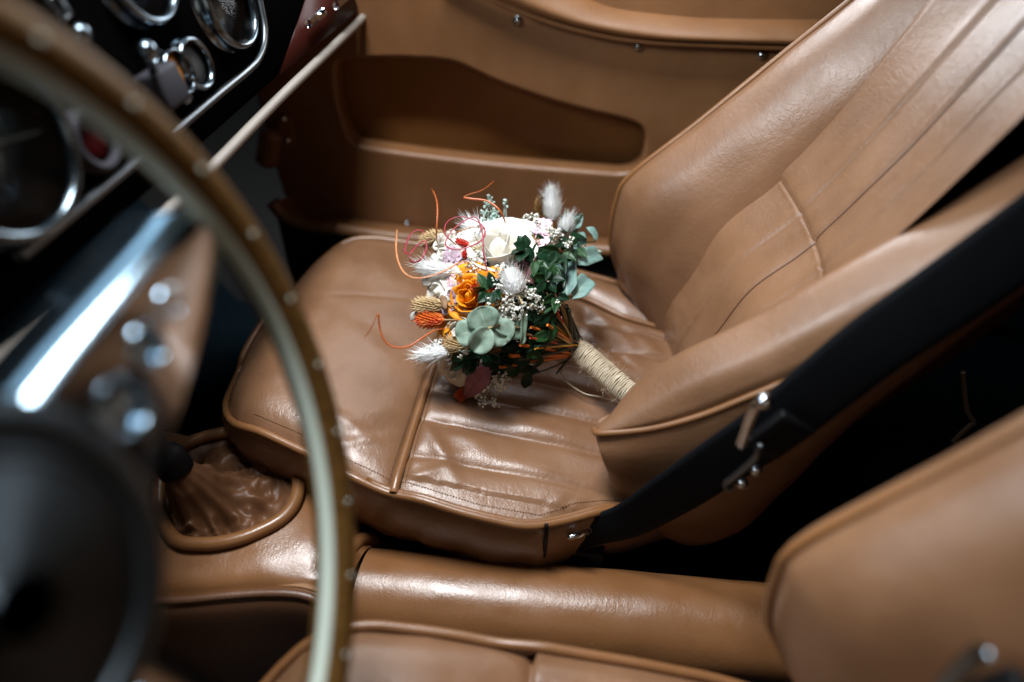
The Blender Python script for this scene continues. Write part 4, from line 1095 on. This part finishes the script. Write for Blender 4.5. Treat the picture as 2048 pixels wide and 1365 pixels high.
curl('rattan_curl', [(849, 468, 1.25), (844, 462, 1.27), (833, 461, 1.3), (820, 471, 1.33), (811, 493, 1.34), (810, 504, 1.34), (820, 508, 1.33), (834, 492, 1.3), (848, 482, 1.27), (853, 492, 1.25), (849, 508, 1.25), (838, 522, 1.25), (824, 524, 1.26), (819, 512, 1.26), (826, 500, 1.25), (846, 484, 1.2), (864, 478, 1.08)], .0011, WILR)
curl('rattan_curl', [(904, 470, 1.1), (920, 462, 1.16), (945, 455, 1.15), (962, 456, 1.05)], .0012, WILT)
# --- stems fanning into the bound handle
hx = nrm(HE - SP); mats = [ST_D, ST_B, ST_D, ST_D, ST_G, ST_D, ST_D, ST_B, ST_G, ST_D, ST_D, ST_D]
HF = frame(hx)
for i in range(64):
    a = rng.uniform(0, 2 * pi); rr = .0125 * sqrt(rng.random())
    e = SP + HF @ V(rr * cos(a), rr * sin(a), 0) + hx * .012
    tp, _ = hit(rng.uniform(975, 1110), rng.uniform(560, 745), rng.uniform(.70, .98))
    tp = tp - AX * .004
    mid = e * .5 + tp * .5 + V(0, 0, .001) + rng.normal(0, .002, 3)
    P = crom([e + hx * .02, e, mid, tp], 16)
    mm = mats[i % len(mats)]; tube('stem', P, rng.uniform(.0007, .0015) * (1.3 if mm in (ST_O, ST_D) else 1), mm, BQ, n=6)
for (x, y), mm, r_ in (((1040, 690), ST_O, .0022), ((1050, 668), ST_B, .0016), ((1062, 655), ST_O, .0018), ((1080, 622), ST_Y, .0018), ((1060, 610), ST_Y, .0014), ((1095, 650), ST_O, .002), ((1120, 600), ST_B, .0022), ((1126, 606), ST_B, .002), ((1132, 612), ST_D, .0028), ((1138, 620), ST_D, .0026), ((1020, 712), ST_O, .0024), ((1060, 676), ST_R, .0014), ((1000, 735), ST_O, .002), ((1070, 698), ST_Y, .0012), ((1040, 640), ST_B, .0012), ((1110, 616), ST_R, .0016)):
    tp, _ = hit(x, y, 1.0); e = SP + hx * .012 + HF @ V(*(rng.uniform(-.009, .009, 2)), 0)
    tube('stem', crom([e + hx * .01, e, e * .5 + tp * .5 + V(0, 0, .001), tp], 18), r_ * .88, mm, BQ, n=8)
# bound handle: core, individual turns of twine, loose ends
HL = np.linalg.norm(HE - SP) + .012
lathe('handle_core', SP, hx, [(0, -.002), (.0120, -.002), (.0124, HL * .5), (.0120, HL), (0, HL)], ST_D, BQ, n=24)
tn = 42; P = []
for i in range(tn * 26):
    a = 2 * pi * i / 26; t = i / (tn * 26)
    rr = .0136 + .0004 * noise.noise(Vector((a * .4, 0, 0))) - .0010 * t
    P.append(SP + hx * (HL * t + .0008 * noise.noise(Vector((a * .7, 3, 0)))) + HF @ V(rr * cos(a), rr * sin(a), 0))
P = [q + hx * .0007 * noise.noise(Vector(q * 190)) + (q - SP - hx * ((q - SP) @ hx)) * .05 * noise.noise(Vector(q * 120 + 7)) for q in P]
v, f = tube_geo(np.array(P), .00122, 7, upv=hx); part('twine_wrap', v, f, TWINE, BQ)
mb = MB()
for i in range(170):
    a = rng.uniform(0, 2 * pi); t = rng.random(); d = HF @ V(cos(a), sin(a), 0); p = SP + hx * HL * t + d * .0141; s = np.cross(hx, d)
    L = rng.uniform(.003, .011); e = nrm(d * rng.uniform(.3, 1) + s * rng.uniform(-1, 1) + hx * rng.uniform(-.6, .6))
    mb.add(*tube_geo(crom([p, p + e * L * .5 + d * .001, p + e * L + s * rng.uniform(-.003, .003)], 5), .00018, 3))
for i in range(60):
    p = SP - hx * rng.uniform(0, .004) + HF @ V(.014 * rng.uniform(-1, 1), .014 * rng.uniform(-1, 1), 0) + V(-.002, -.004, .004)
    mb.add(*tube_geo(crom([p, p + rng.normal(0, .006, 3), p + rng.normal(0, .008, 3)], 6), .0002, 3))
mb.build('twine_fibres', TWINE, BQ, kind='stuff')
tube('twine_end', crom([SP + V(-.010, -.013, -.005), at(1118, 735, z=.016), at(1135, 765, z=.008), at(1170, 788, z=.006), at(1205, 795, z=.006), at(1245, 810, z=.004)], 40), .0008, TWINE, BQ, n=6)
tube('twine_end', crom([SP + V(-.008, -.012, .0), at(1122, 725, z=.03), at(1150, 745, z=.022), at(1195, 770, z=.016), at(1242, 800, z=.010)], 40), .0007, TWINE, BQ, n=6)
